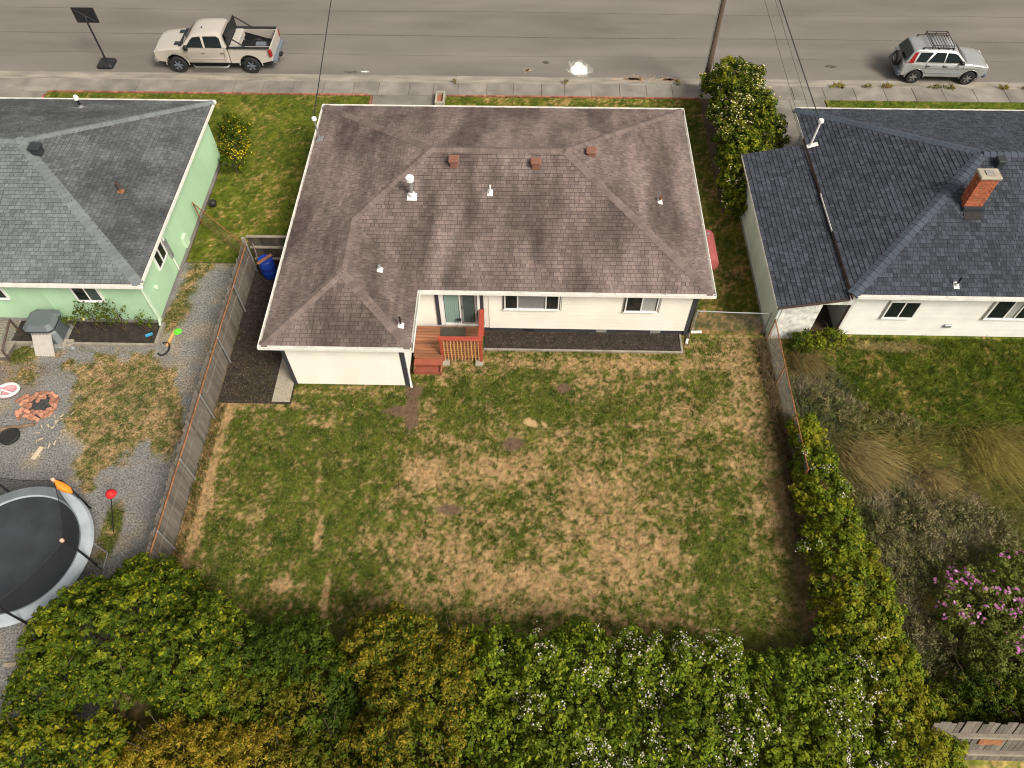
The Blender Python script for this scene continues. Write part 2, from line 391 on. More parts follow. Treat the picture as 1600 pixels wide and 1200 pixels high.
def splash(name, material, cx, cy, rx, ry, n, drops, seed, parent, z):
    """irregular spill: a lobed sheet with scattered droplets around it"""
    rr = random.Random(seed); m = MB(); pts = []
    for i in range(n):
        t = 2 * math.pi * i / n; k = (.3 if material == 'chalk' else 1) + .10 * math.sin(3 * t + seed) + .07 * math.sin(5 * t + 2 * seed) + rr.uniform(-.05, .05); pts.append((cx + rx * k * math.cos(t), cy + ry * k * math.sin(t), z))
    m.add(pts, [tuple(range(n))])
    for i in range(drops):
        t = rr.uniform(0, 2 * math.pi); k = abs(rr.gauss(0, .62)) if material == 'chalk' else 1 + abs(rr.gauss(0, .3)); q = rr.uniform(.008, .035); px, py = cx + rx * k * math.cos(t), cy + ry * k * math.sin(t)
        m.add([(px + q * math.cos(a) * rr.uniform(.6, 1.4), py + q * math.sin(a), z) for a in (0, 1.26, 2.5, 3.8, 5.0)], [(0, 1, 2, 3, 4)])
    return m.build(name, material, parent)
splash('paint_spill', 'paintwhite', 2.58, 34.42, .42, .52, 40, 160, 3, road, RZ + .006)
splash('paint_spill', 'paintwhite', -14.0 + 5.8, 34.0, .16, .06, 16, 10, 4, road, RZ + .006)
splash('leaf_litter_stain', 'chalk', -.05, 34.3, .18, .16, 16, 110, 5, road, RZ + .006)
for x_, y_, a_, b_, s_ in ((-8.9, 33.95, .25, .07, 31), (-13.2, 35.0, .5, .3, 32), (21.0, 35.2, .3, .15, 33), (.9, 35.0, .12, .08, 34), (15.3, 34.9, .2, .1, 35)): splash('oil_stain', 'tar', x_, y_, a_, b_, 18, 40, s_, road, RZ + .006)
# gutter pan and kerb
gut = struct('gutter_pan', MB().bb(-90, 90, 33.12, 33.72, -.15, RZ + .012), 'gutter')
m = MB()
for i in range(60): m.bb(-90 + i * 3.0, -90 + i * 3.0 + 2.985, 33.02, 33.12, -.15, -.015 if not (-8.6 < -90 + i * 3 < -4.6 or 10 < -90 + i * 3 < 14.4) else -.075)
struct('kerb', m, 'gutter')
splash('leaf_litter_stain', 'chalk', 5.3, 33.62, .75, .22, 30, 700, 6, gut, RZ + .017)
splash('leaf_litter_stain', 'chalk', 7.0, 33.6, .45, .16, 24, 420, 7, gut, RZ + .017)
splash('leaf_litter_stain', 'chalk', 25.0, 33.2, 1.2, .1, 24, 100, 8, gut, RZ + .017)
# footpath: separate slabs over a base
walk = struct('sidewalk', MB().bb(-90, 90, 31.97, 33.02, -.15, -.035), 'mortar')
jx = [-23.2, -22.4, -20.9, -19.2, -17.4, -15.68, -14.41, -12.99, -11.5, -10.0, -8.53, -7.3, -5.8, -4.6, -3.39, -2.0, -.7, .68, 1.81, 3.1, 4.5, 5.8, 7.06, 8.5, 9.9, 11.3, 12.9, 14.4, 15.9, 17.36, 18.76, 20.2, 21.7, 23.2, 24.7, 26.2]
jx = [jx[0] - 1.5 * i for i in range(6, 0, -1)] + jx + [jx[-1] + 1.5 * i for i in range(1, 7)]
rr = random.Random(4)
for a, b in zip(jx[:-1], jx[1:]):
    t = rr.uniform(-.004, .006); MB().cbox(a + .008, b - .008, 31.98, 33.01, -.04, t - .002, .008).build('paving_slab', 'concrete', walk)
# far side of the street
struct('far_gutter', MB().bb(-90, 90, 45.4, 46.0, -.15, RZ + .012), 'gutter'); struct('far_sidewalk', MB().bb(-90, 90, 46.0, 47.4, -.15, 0), 'concrete')
struct('far_verge', MB().bb(-90, 90, 47.4, 75, -.15, -.01), 'strawdead')
# driveways, each with its own panels
def drive(x0, x1, y0, y1, nx, ny):
    d = struct('driveway', MB().bb(x0, x1, y0, y1, -.15, -.03), 'mortar')
    for i in range(nx):
        for j in range(ny):
            xa, xb = x0 + (x1 - x0) * i / nx, x0 + (x1 - x0) * (i + 1) / nx; ya, yb = y0 + (y1 - y0) * j / ny, y0 + (y1 - y0) * (j + 1) / ny
            MB().cbox(xa + .006, xb - .006, ya + .006, yb - .006, -.035, rr.uniform(-.004, .004), .006).build('concrete_panel', 'drive', d)
drive(-7.5, -4.4, 26.9, 31.96, 1, 2); drive(10.95, 14.3, 25.3, 31.96, 2, 2); drive(-27.2, -23.5, 26.9, 31.96, 2, 2)

# ------------------------------------------------------------------ lawns
def lawn_core(x, y, dry, soil=None, s=0):
    """dry 0..1 -> colour and blade cover"""
    d = dry + .45 * (fbm(x * 1.1, y * 1.1, 20 + s, 3, .6) - .5) + 1.15 * (fbm(x * 4.6, y * 4.6, 30 + s, 3, .85) - .5) + .55 * (vnoise(x * 15, y * 15, 40 + s) - .5)
    t = sstep(.14, .84, d); g = lerp(GD, GL, np.clip(fbm(x * 3, y * 3, 50 + s, 3) * 1.6 - .3 + .3 * t, 0, 1)); st = lerp(ST, SP, fbm(x * 7, y * 7, 60 + s, 3))
    c = lerp(g, st, t); c = c * (.62 + .76 * vnoise(x * 14, y * 14, 70 + s))[..., None]
    cover = np.clip(.95 - .45 * t, 0, 1)
    if soil is not None: c = lerp(c, DT * (.6 + .8 * vnoise(x * 19, y * 19, 71)[..., None]), soil); cover = cover * (1 - soil)
    return c, cover
def back_lawn(x, y):
    bx = -4.25 - .13 * (13 - y) * .6
    dry = .20 + .18 * sstep(-.6, 1.0, x - bx + 1.2 * (fbm(x * .8, y * .8, 8, 2) - .5))
    dry = dry - .24 * blob(x, y, -1.2, 14.3, 3.0, 1.3, 0, .5) - .12 * blob(x, y, 2.5, 14.2, 3, .8) - .08 * sstep(4.5, 6, x) - .10 * blob(x, y, -6.2, 11.8, 2.3, 2.6, 0, .6)
    dry = dry + .55 * sstep(-9.85, -10.2, x + .3 * (fbm(x * 2, y * 2, 4, 2) - .5)) + .28 * blob(x, y, -9.0, 14.0, 1.5, .25) + .30 * blob(x, y, -6.0, 14.65, 2.4, .22) + .28 * blob(x, y, 2.5, 16.0, 4.5, .28) + .22 * blob(x, y, 8.1, 13.6, 1.0, 4.2, 0, .5)
    dry = dry - .14 * sstep(7.4, 6.6, x) * sstep(5, 6, x) * sstep(12, 9, y)
    for cx, cy, rx, ry, k in ((-6.31, 9.1, .12, .75, .5), (-7.15, 7.56, .35, .22, .5), (-5.79, 7.3, .12, .7, .5), (-8.55, 9.9, .5, .3, .3), (-3.15, 11.5, .7, .5, .4), (-.5, 11.6, 1.5, .6, .35), (2.6, 10.2, 1.2, 1.6, .2), (-2.4, 8.3, 1.2, 1.0, .2), (3.9, 8.5, 1.3, .9, .2), (.4, 7.6, 1.8, .7, .22), (-3.3, 13.9, .4, .5, .3), (6.2, 13.9, 1.5, .8, .12), (-6.9, 13.4, .7, .3, .35), (-6.6, 10.9, .12, .5, .3)):
        dry = dry + k * blob(x, y, cx, cy, rx, ry)
    so = np.zeros(x.shape)
    for cx, cy, rx, ry in ((-3.82, 13.75, .24, .75), (-4.25, 13.85, .55, .22), (1.45, 14.9, .24, .2), (-.32, 12.6, .38, .26), (-2.26, 10.15, .42, .2), (-3.85, 14.7, .3, .3)): so = np.maximum(so, blob(x, y, cx, cy, rx, ry, 0, .3))
    mx_ = .35 + .65 * fbm(x * 5, y * 5, 91, 3); so = np.maximum(so, .45 * mx_ * sstep(.3, -.3, y - 6.2 - .9 * (fbm(x * 1.2, y * 1.2, 4, 3) - .5))); so = np.maximum(so, .9 * mx_ * sstep(7.7, 8.6, x + .9 * (fbm(x * 1.2, y * 1.2, 14, 3) - .5)) * sstep(12.5, 10, y))
    dry = dry - .32 * sstep(6.6, 5.9, y) 
    ch = np.maximum(blob(x, y, .5, 13.42, .42, .18, -.3, .25, 3, .9), np.maximum(.8 * blob(x, y, 4.07, 13.45, .3, .16, 0, .3), .8 * blob(x, y, 6.04, 9.27, .1, .09)))
    ch = ch * sstep(.36, .6, fbm(x * 5, y * 5, 15, 3)); c, cv = lawn_core(x, y, dry, so); c = lerp(c, SP * 1.15, ch); return c, cv * (1 - .7 * ch)
def side_lawn(x, y):
    dry = .22 + .30 * sstep(8.1, 8.6, x + .4 * (fbm(x, y * 1.5, 3, 2) - .5)) * sstep(22, 27, y) + .25 * blob(x, y, 7.5, 18.0, 1.6, .6)
    c, cv = lawn_core(x, y, dry, .55 * sstep(8.35, 8.7, x) * sstep(25, 29, y), 7); return c * np.array([.95, .86, .8]), cv
def front_lawn(x, y):
    c, cv = lawn_core(x, y, .08 + .2 * sstep(-6, 0, x) + .14 * blob(x, y, -11.5, 24.0, 1.0, 2.4), None, 11); return c * np.array([1.25, 1.22, 1.0]), cv
def bright_lawn(x, y):
    c, cv = lawn_core(x, y, np.full(x.shape, .05), None, 15); return c * np.array([1.25, 1.3, 1.0]), cv
GRASSL = [(-15.96, 14.19), (-15.94, 15.44), (-14.59, 16.1), (-13.16, 15.93), (-12.22, 15.1), (-11.56, 13.23), (-11.39, 11.25), (-11.83, 11.84), (-12.81, 12.44), (-13.38, 12.17), (-13.43, 11.32), (-14.31, 10.49), (-14.98, 11.17), (-15.0, 12.14), (-15.74, 13.14)]
STRAWL = [(-19.08, 15.67), (-16.92, 16.21), (-14.91, 16.25), (-14.05, 15.77), (-14.92, 15.18), (-16.94, 15.0), (-18.67, 14.68)]
STRIPL = [(-13.6, 17.3), (-13.5, 23.9), (-10.7, 23.9), (-10.7, 21.0), (-12.51, 20.5), (-12.9, 19.5), (-12.75, 18.38), (-13.2, 17.12)]
def left_yard(x, y):
    g = poly_mask(x, y, GRASSL, .18); s1 = poly_mask(x, y, STRAWL, .3, 8); s2 = poly_mask(x, y, STRIPL, .2, 6, .4)
    fe = sstep(-11.25, -10.95, x + .3 * (fbm(x * 1.4, y * 1.4, 9, 3) - .5)) * sstep(.42, .55, fbm(x * .9, y * .9, 19, 2))
    wd = blob(x, y, -12.9, 9.2, .35, .9) + blob(x, y, -18.3, 16.0, .6, .5)
    grv = np.array([.192, .187, .178]) * (.84 + .32 * vnoise(x * 12, y * 12, 5))[..., None]
    grv = lerp(grv, np.array([.30, .24, .16]), .55 * sstep(.55, .75, fbm(x * 1.1, y * 1.1, 61, 4)))
    dry = .47 + .1 * s1 - .05 * s2 + .3 * (fbm(x * .7, y * .7, 3, 2) - .5) + .2 * fe - .35 * wd; c, cv = lawn_core(x, y, dry, None, 23)
    m = np.clip(np.maximum(np.maximum(g * .96, s1 * sstep(.35, .55, fbm(x * 2, y * 2, 41, 4))), np.maximum(np.maximum(s2, fe), np.clip(wd, 0, 1))), 0, 1)
    so = .5 * blob(x, y, -18.4, 15.0, 1.2, .8); c = lerp(grv, c, m); c = lerp(c, DT * 1.4, so * (1 - m)); return c, cv * m
def right_yard(x, y):
    dry = .20 + .16 * sstep(13.8, 12.6, y) + .25 * (fbm(x * .6, y * .6, 2, 2) - .5) + .3 * blob(x, y, 12.13, 7.4, .4, .7) - .1 * sstep(13.5, 15, x) + .18 * sstep(10.4, 9.6, x)
    so = .7 * blob(x, y, 13.7, 17.0, 1.5, .28)
    c, cv = lawn_core(x, y, dry, np.clip(so, 0, 1), 33); return c * np.array([1.35, 1.42, 1.15]), cv
grid_sheet('back_lawn', -10.72, 9.02, -2, 17.45, .055, back_lawn, MT['lawn'])
grid_sheet('side_lawn', 6.0, 9.02, 17.46, 31.93, .09, side_lawn, MT['lawn'])
grid_sheet('front_lawn', -4.35, 5.99, 26.7, 31.93, .09, front_lawn, MT['lawn'])
grid_sheet('front_lawn', -23.45, -7.62, 26.75, 31.86, .09, front_lawn, MT['lawn'])
grid_sheet('side_lawn', -13.6, -8.05, 20.75, 26.74, .09, front_lawn, MT['lawn'])
grid_sheet('front_lawn', 14.35, 45, 26.7, 31.93, .12, bright_lawn, MT['lawn'])
grid_sheet('gravel_yard', -34, -10.74, -2, 20.7, .08, left_yard, MT['gravel'], .008)
grid_sheet('rear_meadow', 9.04, 34, -2, 17.6, .09, right_yard, MT['lawn'], .03)
struct('bark_path', MB().bb(-10.7, -8.1, 14.05, 20.74, -.04, .018), 'bark')
struct('lane_soil', MB().bb(8.3, 10.95, 24.0, 31.93, -.05, .012), 'soil')
blades('lawn_grass', 'patchy green and straw-dry grass of the fenced back lawn', -10.66, 9.0, 4.5, 17.3, 900, back_lawn, .03, .085, .026, jit=.45, mixc=([(.05, .075, .012), (.09, .11, .02), (.40, .29, .15), (.50, .38, .22)], .30))
blades('lawn_grass', 'darker short grass along the side wall with the red tank', 6.1, 9.0, 17.5, 31.9, 400, side_lawn, .03, .08, .022)
blades('lawn_grass', 'thin yellow-green grass strip before the brown roofed house', -4.3, 6.0, 27, 31.9, 400, front_lawn, .03, .09, .022)
blades('lawn_grass', 'bright green front lawn between the green house and the driveway', -23.3, -7.7, 27.4, 31.8, 350, front_lawn, .03, .09, .022)
blades('lawn_grass', 'green grass in the gap beside the mint green side wall', -13.5, -8.1, 20.8, 27.4, 400, front_lawn, .03, .09, .022)
blades('lawn_grass', 'lush green grass strip before the slate blue roof', 14.4, 32, 27.5, 31.9, 300, bright_lawn, .04, .1, .024)
blades('lawn_grass', 'worn tufts of grass between the gravel of the trampoline yard', -20, -10.8, 6, 20.6, 950, left_yard, .03, .09, .026, jit=.45, mixc=([(.06, .08, .016), (.10, .115, .03), (.34, .26, .14), (.26, .2, .1)], .35))
# loose chips of bark
def scatter_chips(name, label, cat, x0, x1, y0, y1, n, s0, s1, material, z, parent=None):
    m = MB()
    for _ in range(n):
        a = random.uniform(0, 6.3); l, w_ = random.uniform(s0, s1), random.uniform(s0, s1) * .45; x, y = random.uniform(x0, x1), random.uniform(y0, y1); t = random.uniform(-.012, .012)
        c, s_ = math.cos(a), math.sin(a)
        m.add([(x + (u * l * c - v * w_ * s_) / 2, y + (u * l * s_ + v * w_ * c) / 2, z + .012 + t * u + abs(v) * 0) for u, v in ((-1, -.8), (.9, -1), (1, .7), (-.8, 1))], [(0, 1, 2, 3)])
    o = m.build(name, material, parent)
    return tag(o, label, cat, kind='stuff') if parent is None else tag(o, kind='stuff')
scatter_chips('bark_mulch', 'dark bark chips on the side path with the blue barrel', 'mulch', -10.6, -8.2, 14.1, 20.6, 2600, .03, .09, 'barkchip', .018)
# ================================================================== HOUSES
PITCH = .373; SEC = math.hypot(1, PITCH)
def clip_poly(p, edges):
    """p: list of (u,v); edges: half planes (a,b,c) keep a*u+b*v<=c"""
    for a, b, c in edges:
        o = []; n = len(p)
        for i in range(n):
            q, r_ = p[i], p[(i + 1) % n]; dq, dr = a * q[0] + b * q[1] - c, a * r_[0] + b * r_[1] - c
            if dq <= 0: o.append(q)
            if dq * dr < 0: t = dq / (dq - dr); o.append((q[0] + (r_[0] - q[0]) * t, q[1] + (r_[1] - q[1]) * t))
        p = o
        if len(p) < 3: return []
    return p
def half_planes(poly):
    ar = sum(poly[i][0] * poly[(i + 1) % len(poly)][1] - poly[(i + 1) % len(poly)][0] * poly[i][1] for i in range(len(poly)))
    if ar < 0: poly = poly[::-1]
    return [(y1 - y0, x0 - x1, (y1 - y0) * x0 + (x0 - x1) * y0) for (x0, y0), (x1, y1) in zip(poly, poly[1:] + poly[:1])]
class Roof:
    def __init__(s, house, material, expo=.1445, widths=(.14, .185, .23)):
        s.house = house; s.ex = expo; s.w = widths; s.stuff = {}; s.cand = []; s.deck = MB(); s.mat = material; s.rr = random.Random(house.name)
    def plane(s, pts, eave, up, pitch=PITCH, material=None, single=True, z_at=None, v_base=0):
        """pts: plan polygon (x,y); eave: a plan point on the eave line with its z; up: plan unit vector uphill"""
        material = material or s.mat; ex, ey, ez = eave; ux, uy = up; sec = math.hypot(1, pitch)
        O = Vector((ex, ey, ez)); v = Vector((ux, uy, pitch)) / sec; u = Vector((uy, -ux, 0)); n = u.cross(v)
        def uv(x, y): dx, dy = x - ex, y - ey; return (dx * uy - dy * ux, (dx * ux + dy * uy) * sec)
        P = [uv(*p) for p in pts]; hp = half_planes(P); us = [p[0] for p in P]; vs_ = [p[1] for p in P]
        at = lambda a, b, h: O + u * a + v * b + n * h
        k = len(P); s.deck.add([at(a, b, -.005) for a, b in P] + [at(a, b, -.06) for a, b in P], [tuple(range(k)), tuple(range(2 * k - 1, k - 1, -1))] + [(i, (i + 1) % k, k + (i + 1) % k, k + i) for i in range(k)])
        row = int(math.floor(min(vs_) / s.ex + 1e-6)); mb = s.stuff.setdefault(material, MB())
        while row * s.ex < max(vs_) - 1e-4:
            v0 = row * s.ex; v1 = v0 + s.ex + .03; a = min(us) - s.rr.uniform(0, .3)
            while a < max(us):
                wi = s.rr.randrange(3); b = a + s.w[wi]; lift = s.rr.choice((0, .006))
                rect = [(a + .005, v0), (b - .005, v0), (b - .005, v1), (a + .005, v1)]
                c = clip_poly(rect, hp + ([] if min(vs_) > .5 or True else []))
                if len(c) >= 3:
                    full = len(c) == 4 and all(abs(p[0] - q[0]) + abs(p[1] - q[1]) < 1e-5 for p, q in zip(sorted(c), sorted(rect)))
                    if full and single: s.cand.append((O + u * (a + b) / 2 + v * v0, wi, lift, u, v, n, material))
                    else: s._add(mb, c, v0, v1, lift, at)
                a = b
            row += 1
    def _add(s, mb, c, v0, v1, lift, at):
        k = len(c); hh = lambda q: .026 + lift - (.021 + lift) * min(1, max(0, (q - v0) / (v1 - v0)))
        mb.mi += [0] + [1] * k; mb.add([at(a, b, hh(b)) for a, b in c] + [at(a, b, 0) for a, b in c], [tuple(range(k))] + [(i, k + i, k + (i + 1) % k, (i + 1) % k) for i in range(k)])
    def finish(s, name='roof', count=300):
        roof = s.deck.build(name, 'felt', s.house); cp = Vector((0, 0, 22)); off = world_offset(roof)
        s.cand.sort(key=lambda c: (c[0] - cp).length); cache = {}
        for i, (p, wi, lift, u, v, n, material) in enumerate(s.cand):
            hw = s.w[wi] / 2 - .005; L = s.ex + .03
            if i < count:
                key = (wi, lift, material)
                if key not in cache:
                    m = MB(); s._add(m, [(-hw, 0), (hw, 0), (hw, L), (-hw, L)], 0, L, lift, lambda a, b, h: Vector((a, b, h))); cache[key] = mesh_from('shingle', m.v, m.f, MT[material]); cache[key].materials.append(MT['felt']); cache[key].polygons.foreach_set('material_index', m.mi)
                o = bpy.data.objects.new('shingle', cache[key]); link(o, roof); M4 = Matrix((u, v, n)).transposed().to_4x4(); M4.translation = p - off; o.matrix_local = M4
            else:
                mb = s.stuff[material]; s._add(mb, [(-hw, 0), (hw, 0), (hw, L), (-hw, L)], 0, L, lift, lambda a, b, h: p + u * a + v * b + n * h)
        for material, mb in s.stuff.items():
            if mb.f: o = mb.build('shingles_rest' if False else 'shingle_field', material, roof); o['kind'] = 'stuff'
        return roof
    def caps(s, roof, A, B, s1, s2, material, expo=.20, wd=.17):
        """ridge or hip caps from A (low) to B: s1, s2 = downhill direction vectors on both sides"""
        A, B = Vector(A), Vector(B); d = (B - A); L = d.length; d.normalize(); off = world_offset(roof)
        a = (Vector(s1) - d * Vector(s1).dot(d)).normalized() * wd; b = (Vector(s2) - d * Vector(s2).dot(d)).normalized() * wd; up = (-(a + b)).normalized() if (a + b).length > 1e-3 else Vector((0, 0, 1))
        if up.z < 0: up = -up
        l = expo + .03; vs = []
        for t, h in ((0, .045), (l, .026)): vs += [a + d * t + up * h * .8, d * t + up * h, b + d * t + up * h * .8]
        vs += [a + up * .0, up * .01, b + up * .0, a + d * l, b + d * l]
        me = mesh_from('ridge_cap', vs, [(0, 1, 4, 3), (1, 2, 5, 4), (0, 6, 7, 1), (1, 7, 8, 2), (0, 3, 9, 6), (2, 8, 10, 5)], MT[material]); n = int(L / expo)
        for i in range(n + (1 if L - n * expo > .08 else 0)):
            o = bpy.data.objects.new('ridge_cap', me); link(o, roof); o.location = A + d * (i * L / (n + .5)) - off
def hip_sides(sx, sy): return (sx, 0, -PITCH), (0, sy, -PITCH)

def gutter_run(house, p0, p1, out, z, material='gutterwhite', d=.105):
    """open channel along an eave; out = outward unit vector"""
    x0, y0 = p0; x1, y1 = p1; m = MB(); ox, oy = out
    def slab(o0, o1, z0, z1):
        xs = sorted([x0 + ox * o0, x1 + ox * o0, x0 + ox * o1, x1 + ox * o1]); ys = sorted([y0 + oy * o0, y1 + oy * o0, y0 + oy * o1, y1 + oy * o1]); m.bb(xs[0], xs[-1], ys[0], ys[-1], z0, z1)
    slab(-.01, .012, z - .12, z + .0); slab(.012, d - .02, z - .12, z - .105); slab(d - .02, d, z - .12, z + .012)
    L = math.hypot(x1 - x0, y1 - y0); n = int(L / 1.5)
    for i in range(1, n):
        t = i / n; cx, cy = x0 + (x1 - x0) * t, y0 + (y1 - y0) * t; m.box((cx + ox * d / 2, cy + oy * d / 2, z + .006), (.02 if ox == 0 else d, .02 if oy == 0 else d, .008))
    return m.build('gutter', material, house)
def siding(house, material, xa, xb, za, zb, face, fixed, hgt=.125, holes=()):
    """lapped boards on a wall; face '-y' or '+x' or '-x'; fixed = wall plane coordinate"""
    cache = {}; z = za; off = world_offset(house)
    while z < zb - .02:
        h = min(hgt, zb - z); segs = [(xa, xb)]
        for h0, h1, z0, z1 in holes:
            if z + h > z0 and z < z1:
                ns = []
                for a, b in segs:
                    if h1 <= a or h0 >= b: ns.append((a, b)); continue
                    if h0 > a: ns.append((a, h0))
                    if h1 < b: ns.append((h1, b))
                segs = ns
        for a, b in segs:
            L = b - a; key = (round(L, 3), round(h, 3))
            if key not in cache:
                if face == '-y': vs = [(0, -.032, 0), (L, -.032, 0), (L, -.006, h), (0, -.006, h), (0, .005, 0), (L, .005, 0), (L, .005, h), (0, .005, h)]
                else:
                    k = 1 if face == '+x' else -1; vs = [(k * .022, 0, 0), (k * .022, L, 0), (k * .006, L, h), (k * .006, 0, h), (-k * .005, 0, 0), (-k * .005, L, 0), (-k * .005, L, h), (-k * .005, 0, h)]
                cache[key] = mesh_from('siding_board', vs, [(0, 1, 2, 3), (0, 4, 5, 1), (3, 2, 6, 7), (0, 3, 7, 4), (1, 5, 6, 2)], MT[material])
            o = bpy.data.objects.new('siding_board', cache[key]); link(o, house); o.location = Vector((a, fixed, z) if face == '-y' else (fixed, a, z)) - off
        z += hgt
def window_y(house, x0, x1, z0, z1, y, parts, trim='charcoal', frame='vinyl', fw=.045, tw=.035):
    """window facing -y. parts = list of (fraction, kind) kind: dark / blind / screen"""
    w_ = MB()
    w_.bb(x0 - fw, x1 + fw, y - .075, y - .004, z0 - fw, z0); w_.bb(x0 - fw, x1 + fw, y - .075, y - .004, z1, z1 + fw); w_.bb(x0 - fw, x0, y - .075, y - .004, z0, z1); w_.bb(x1, x1 + fw, y - .075, y - .004, z0, z1)
    win = w_.build('window', frame, house)
    if trim:
        t = MB(); a, b, c, d = x0 - fw - tw, x1 + fw + tw, z0 - fw - tw, z1 + fw + tw
        t.bb(a, b, y - .05, y - .004, c, c + tw); t.bb(a, b, y - .05, y - .004, d - tw, d); t.bb(a, a + tw, y - .05, y - .004, c + tw, d - tw); t.bb(b - tw, b, y - .05, y - .004, c + tw, d - tw); t.build('trim', trim, win)
    s_ = MB().bb(x0 - fw - .03, x1 + fw + .03, y - .11, y - .078, z0 - fw - .012, z0 - fw + .02); s_.build('sill', frame, win)
    MB().bb(x0, x1, y - .012, y - .003, z0, z1).build('backing', 'interior', win)
    x = x0; n = len(parts)
    for i, (fr, kind) in enumerate(parts):
        xb = x + fr * (x1 - x0)
        if i: MB().bb(x - .022, x + .022, y - .07, y - .02, z0, z1).build('mullion', frame, win)
        if kind == 'blind':
            b = MB(); z = z0 + .02
            while z < z1 - .02: b.box(((x + xb) / 2, y - .028, z), (xb - x - .05, .004, .034), rx=.35); z += .036
            b.build('blind', 'blind', win)
        if kind == 'curtain': MB().bb(x + .03, xb - .03, y - .03, y - .022, z0 + .02, z1 - .01).build('blind', 'blind', win)
        MB().bb(x + .024 * (i > 0), xb - .024 * (i < n - 1), y - .052, y - .046, z0, z1).build('pane', {'dark': 'glass', 'screen': 'screen'}.get(kind, 'clearglass'), win)
        x = xb
    return win
def pipe_vent(house, x, y, z, h, pipe='leadgrey', flash='ventwhite', r_=.04, tilt=(0, PITCH), cap=None):
    """plumbing stack: flashing plate, boot and pipe. tilt = (axis, slope) roof slope along x or y"""
    m = MB(); ax, sl = tilt; e = .115
    vs = [(x + i * e * .8, y + j * e, z + .035 + (sl * i * e * .8 if ax else sl * j * e)) for i, j in ((-1, -1), (1, -1), (1, 1), (-1, 1))]; m.add(vs + [(a, b, c - .03) for a, b, c in vs], [(0, 1, 2, 3), (0, 4, 5, 1), (1, 5, 6, 2), (2, 6, 7, 3), (3, 7, 4, 0)])
    m.lathe([(.07, 0), (.06, .06), (r_ + .012, .11)], (x, y, z + .02), 12)
    v = thing_part(house, 'roof_vent', m, flash)
    p = MB().lathe([(r_, -.05), (r_, h), (r_ * .75, h), (r_ * .75, h - .05)], (x, y, z + .02), 12); p.build('vent_pipe', pipe, v, smooth=True)
    if cap: MB().lathe([(r_ * 1.0, h - .02), (r_ * 2.1, h + .03), (r_ * 2.1, h + .13), (r_ * 1.2, h + .20)], (x, y, z + .02), 14).build('vent_cap', cap, v, smooth=True)
    return v
def thing_part(house, name, mb, material): return mb.build(name, material, house)
def box_vent(house, x, y, z, material, sx=.30, sy=.30, hh=.24, slope=PITCH, axis='y'):
    m = MB(); m.cbox(x - sx / 2, x + sx / 2, y - sy / 2, y + sy / 2, z - .06, z + hh * .8, .03)
    v = m.build('roof_vent', material, house)
    l = MB(); l.cbox(x - sx * .62, x + sx * .62, y - sy * .62, y + sy * .55, z + hh * .8 + .002, z + hh + .03, .02); l.build('vent_cap', material, v)
    return v

# ------------------------------------------------------------------ brown-roofed house
EZ = 2.70; XL, XR, YB, YF, XI, YW = -8.52, 6.45, 17.05, 27.22, -3.65, 14.56
house = thing('white_house', 'white L-shaped house with a mottled brown shingle hip roof and wooden back deck', 'house', (-1, 21, 0))
half = (YF - YB) / 2; YR = YB + half; RZ_ = EZ + PITCH * half; xrl, xrr = XL + half, XR - half
hw = (XI - XL) / 2; XW = XL + hw; ZW = EZ + PITCH * hw; YWn = YB + hw; YWs = YW + hw
rf = Roof(house, 'roof_brown')
rf.plane([(XI, YB), (XR, YB), (xrr, YR), (xrl, YR), (XW, YWn)], (XI, YB, EZ), (0, 1))
rf.plane([(XL, YF), (XR, YF), (xrr, YR), (xrl, YR)], (XL, YF, EZ), (0, -1), single=False)
rf.plane([(XR, YB), (XR, YF), (xrr, YR)], (XR, YB, EZ), (-1, 0))
rf.plane([(XL, YW), (XW, YWs), (XW, YF - hw), (XL, YF)], (XL, YW, EZ), (1, 0), single=False)
rf.plane([(XW, YWn), (xrl, YR), (XW, YF - hw)], (XL, YW, EZ), (1, 0), single=False)
rf.plane([(XI, YW), (XI, YB), (XW, YWn), (XW, YWs)], (XI, YW, EZ), (-1, 0))
rf.plane([(XL, YW), (XI, YW), (XW, YWs)], (XL, YW, EZ), (0, 1))
roof = rf.finish()
S_, E_, W_, N_ = (0, -1, -PITCH), (1, 0, -PITCH), (-1, 0, -PITCH), (0, 1, -PITCH)
for A, B, a, b in (((XL, YW, EZ), (XW, YWs, ZW), S_, W_), ((XI, YW, EZ), (XW, YWs, ZW), S_, E_), ((XW, YWs, ZW), (XW, YWn, ZW), W_, E_), ((XW, YWn, ZW), (xrl, YR, RZ_), W_, S_), ((XL, YF, EZ), (xrl, YR, RZ_), W_, N_), ((XR, YF, EZ), (xrr, YR, RZ_), E_, N_), ((XR, YB, EZ), (xrr, YR, RZ_), E_, S_), ((xrl, YR, RZ_), (xrr, YR, RZ_), S_, N_)):
    rf.caps(roof, A, B, a, b, 'roof_brown_cap')
